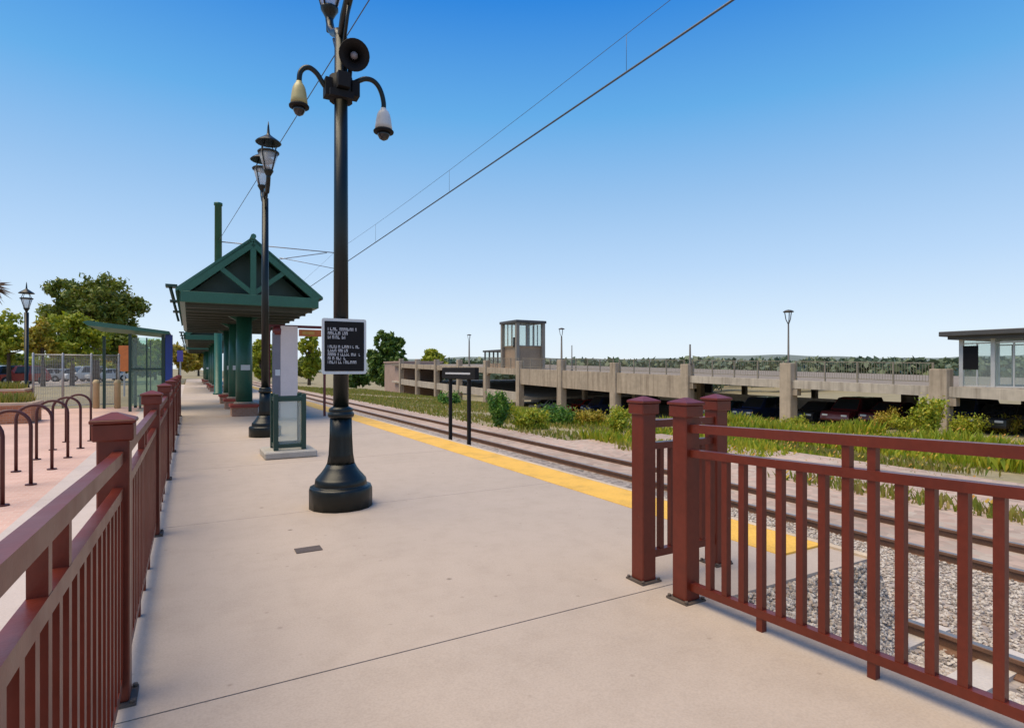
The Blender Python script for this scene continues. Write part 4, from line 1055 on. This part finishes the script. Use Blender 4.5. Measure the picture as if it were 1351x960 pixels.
b = MB(); b.box(-.24, .24, -.06, -.042, 2.0, 2.9); b.build('panel', mottled('violet_blue', (.06, .05, .30), .1, 2, .5), t)

# ------------------------------------------------------------------ camera, light, sky
cam = bpy.data.cameras.new('Camera'); co = bpy.data.objects.new('Camera', cam); C.objects.link(co)
co.location = (0, 0, 1.45); co.rotation_euler = (math.radians(90), 0, math.radians(-29.37))
cam.sensor_width = 36; cam.lens = 756/1351*36; cam.shift_y = 6/1351; cam.clip_start = .05; cam.clip_end = 5000
bpy.context.scene.camera = co
EL, AZ = math.radians(68), math.radians(-80)      # azimuth clockwise from +Y
sd = Vector((math.cos(EL)*math.sin(AZ), math.cos(EL)*math.cos(AZ), math.sin(EL)))
sun = bpy.data.lights.new('Sun', 'SUN'); sun.energy = 3.5; sun.angle = math.radians(50); sun.color = (1, .84, .57)
so = bpy.data.objects.new('Sun', sun); C.objects.link(so); so.rotation_euler = (-sd).to_track_quat('-Z', 'Y').to_euler(); so.location = (0, 0, 30)
w = bpy.data.worlds.new('World'); bpy.context.scene.world = w; w.use_nodes = True; nt = w.node_tree
sky = nt.nodes.new('ShaderNodeTexSky'); sky.sky_type = 'NISHITA'; sky.sun_disc = False
sky.sun_elevation = EL; sky.sun_rotation = AZ; sky.altitude = 1600; sky.air_density = 1.0; sky.dust_density = .6; sky.ozone_density = 2.5
# the photograph's clear graded sky: pale at the horizon, deep blue overhead, blended over the physical sky
tcw = N(nt, 'ShaderNodeTexCoord'); spw = N(nt, 'ShaderNodeSeparateXYZ'); nt.links.new(tcw.outputs['Generated'], spw.inputs[0])
def lin(c): return tuple((v/255/12.92 if v/255 < .04045 else ((v/255+.055)/1.055)**2.4) for v in c)
gr = ramp(nt, [(0, lin((232, 241, 251))), (.055, lin((222, 238, 252))), (.165, lin((188, 218, 249))), (.28, lin((153, 197, 240))), (.40, lin((100, 175, 235))), (.54, lin((40, 135, 224))), (1, lin((28, 110, 205)))])
nt.links.new(spw.outputs[2], gr.inputs['Fac'])
sk = N(nt, 'ShaderNodeMix', data_type='RGBA', blend_type='MULTIPLY'); sk.inputs[0].default_value = 1; sk.inputs[7].default_value = (1.4, 1.4, 1.4, 1)
nt.links.new(sky.outputs[0], sk.inputs[6])
g10 = N(nt, 'ShaderNodeMix', data_type='RGBA', blend_type='MULTIPLY'); g10.inputs[0].default_value = 1; g10.inputs[7].default_value = (10, 10, 10, 1)
nt.links.new(gr.outputs['Color'], g10.inputs[6])
sm_ = N(nt, 'ShaderNodeMix', data_type='RGBA'); sm_.inputs[0].default_value = .9
nt.links.new(sk.outputs[2], sm_.inputs[6]); nt.links.new(g10.outputs[2], sm_.inputs[7])
nt.links.new(sm_.outputs[2], nt.nodes['Background'].inputs['Color'])
nt.nodes['Background'].inputs['Strength'].default_value = .083
vs_ = bpy.context.scene.view_settings
vs_.view_transform = 'Standard'; vs_.look = 'None'; vs_.gamma = 1; vs_.use_curve_mapping = False; vs_.exposure = .3
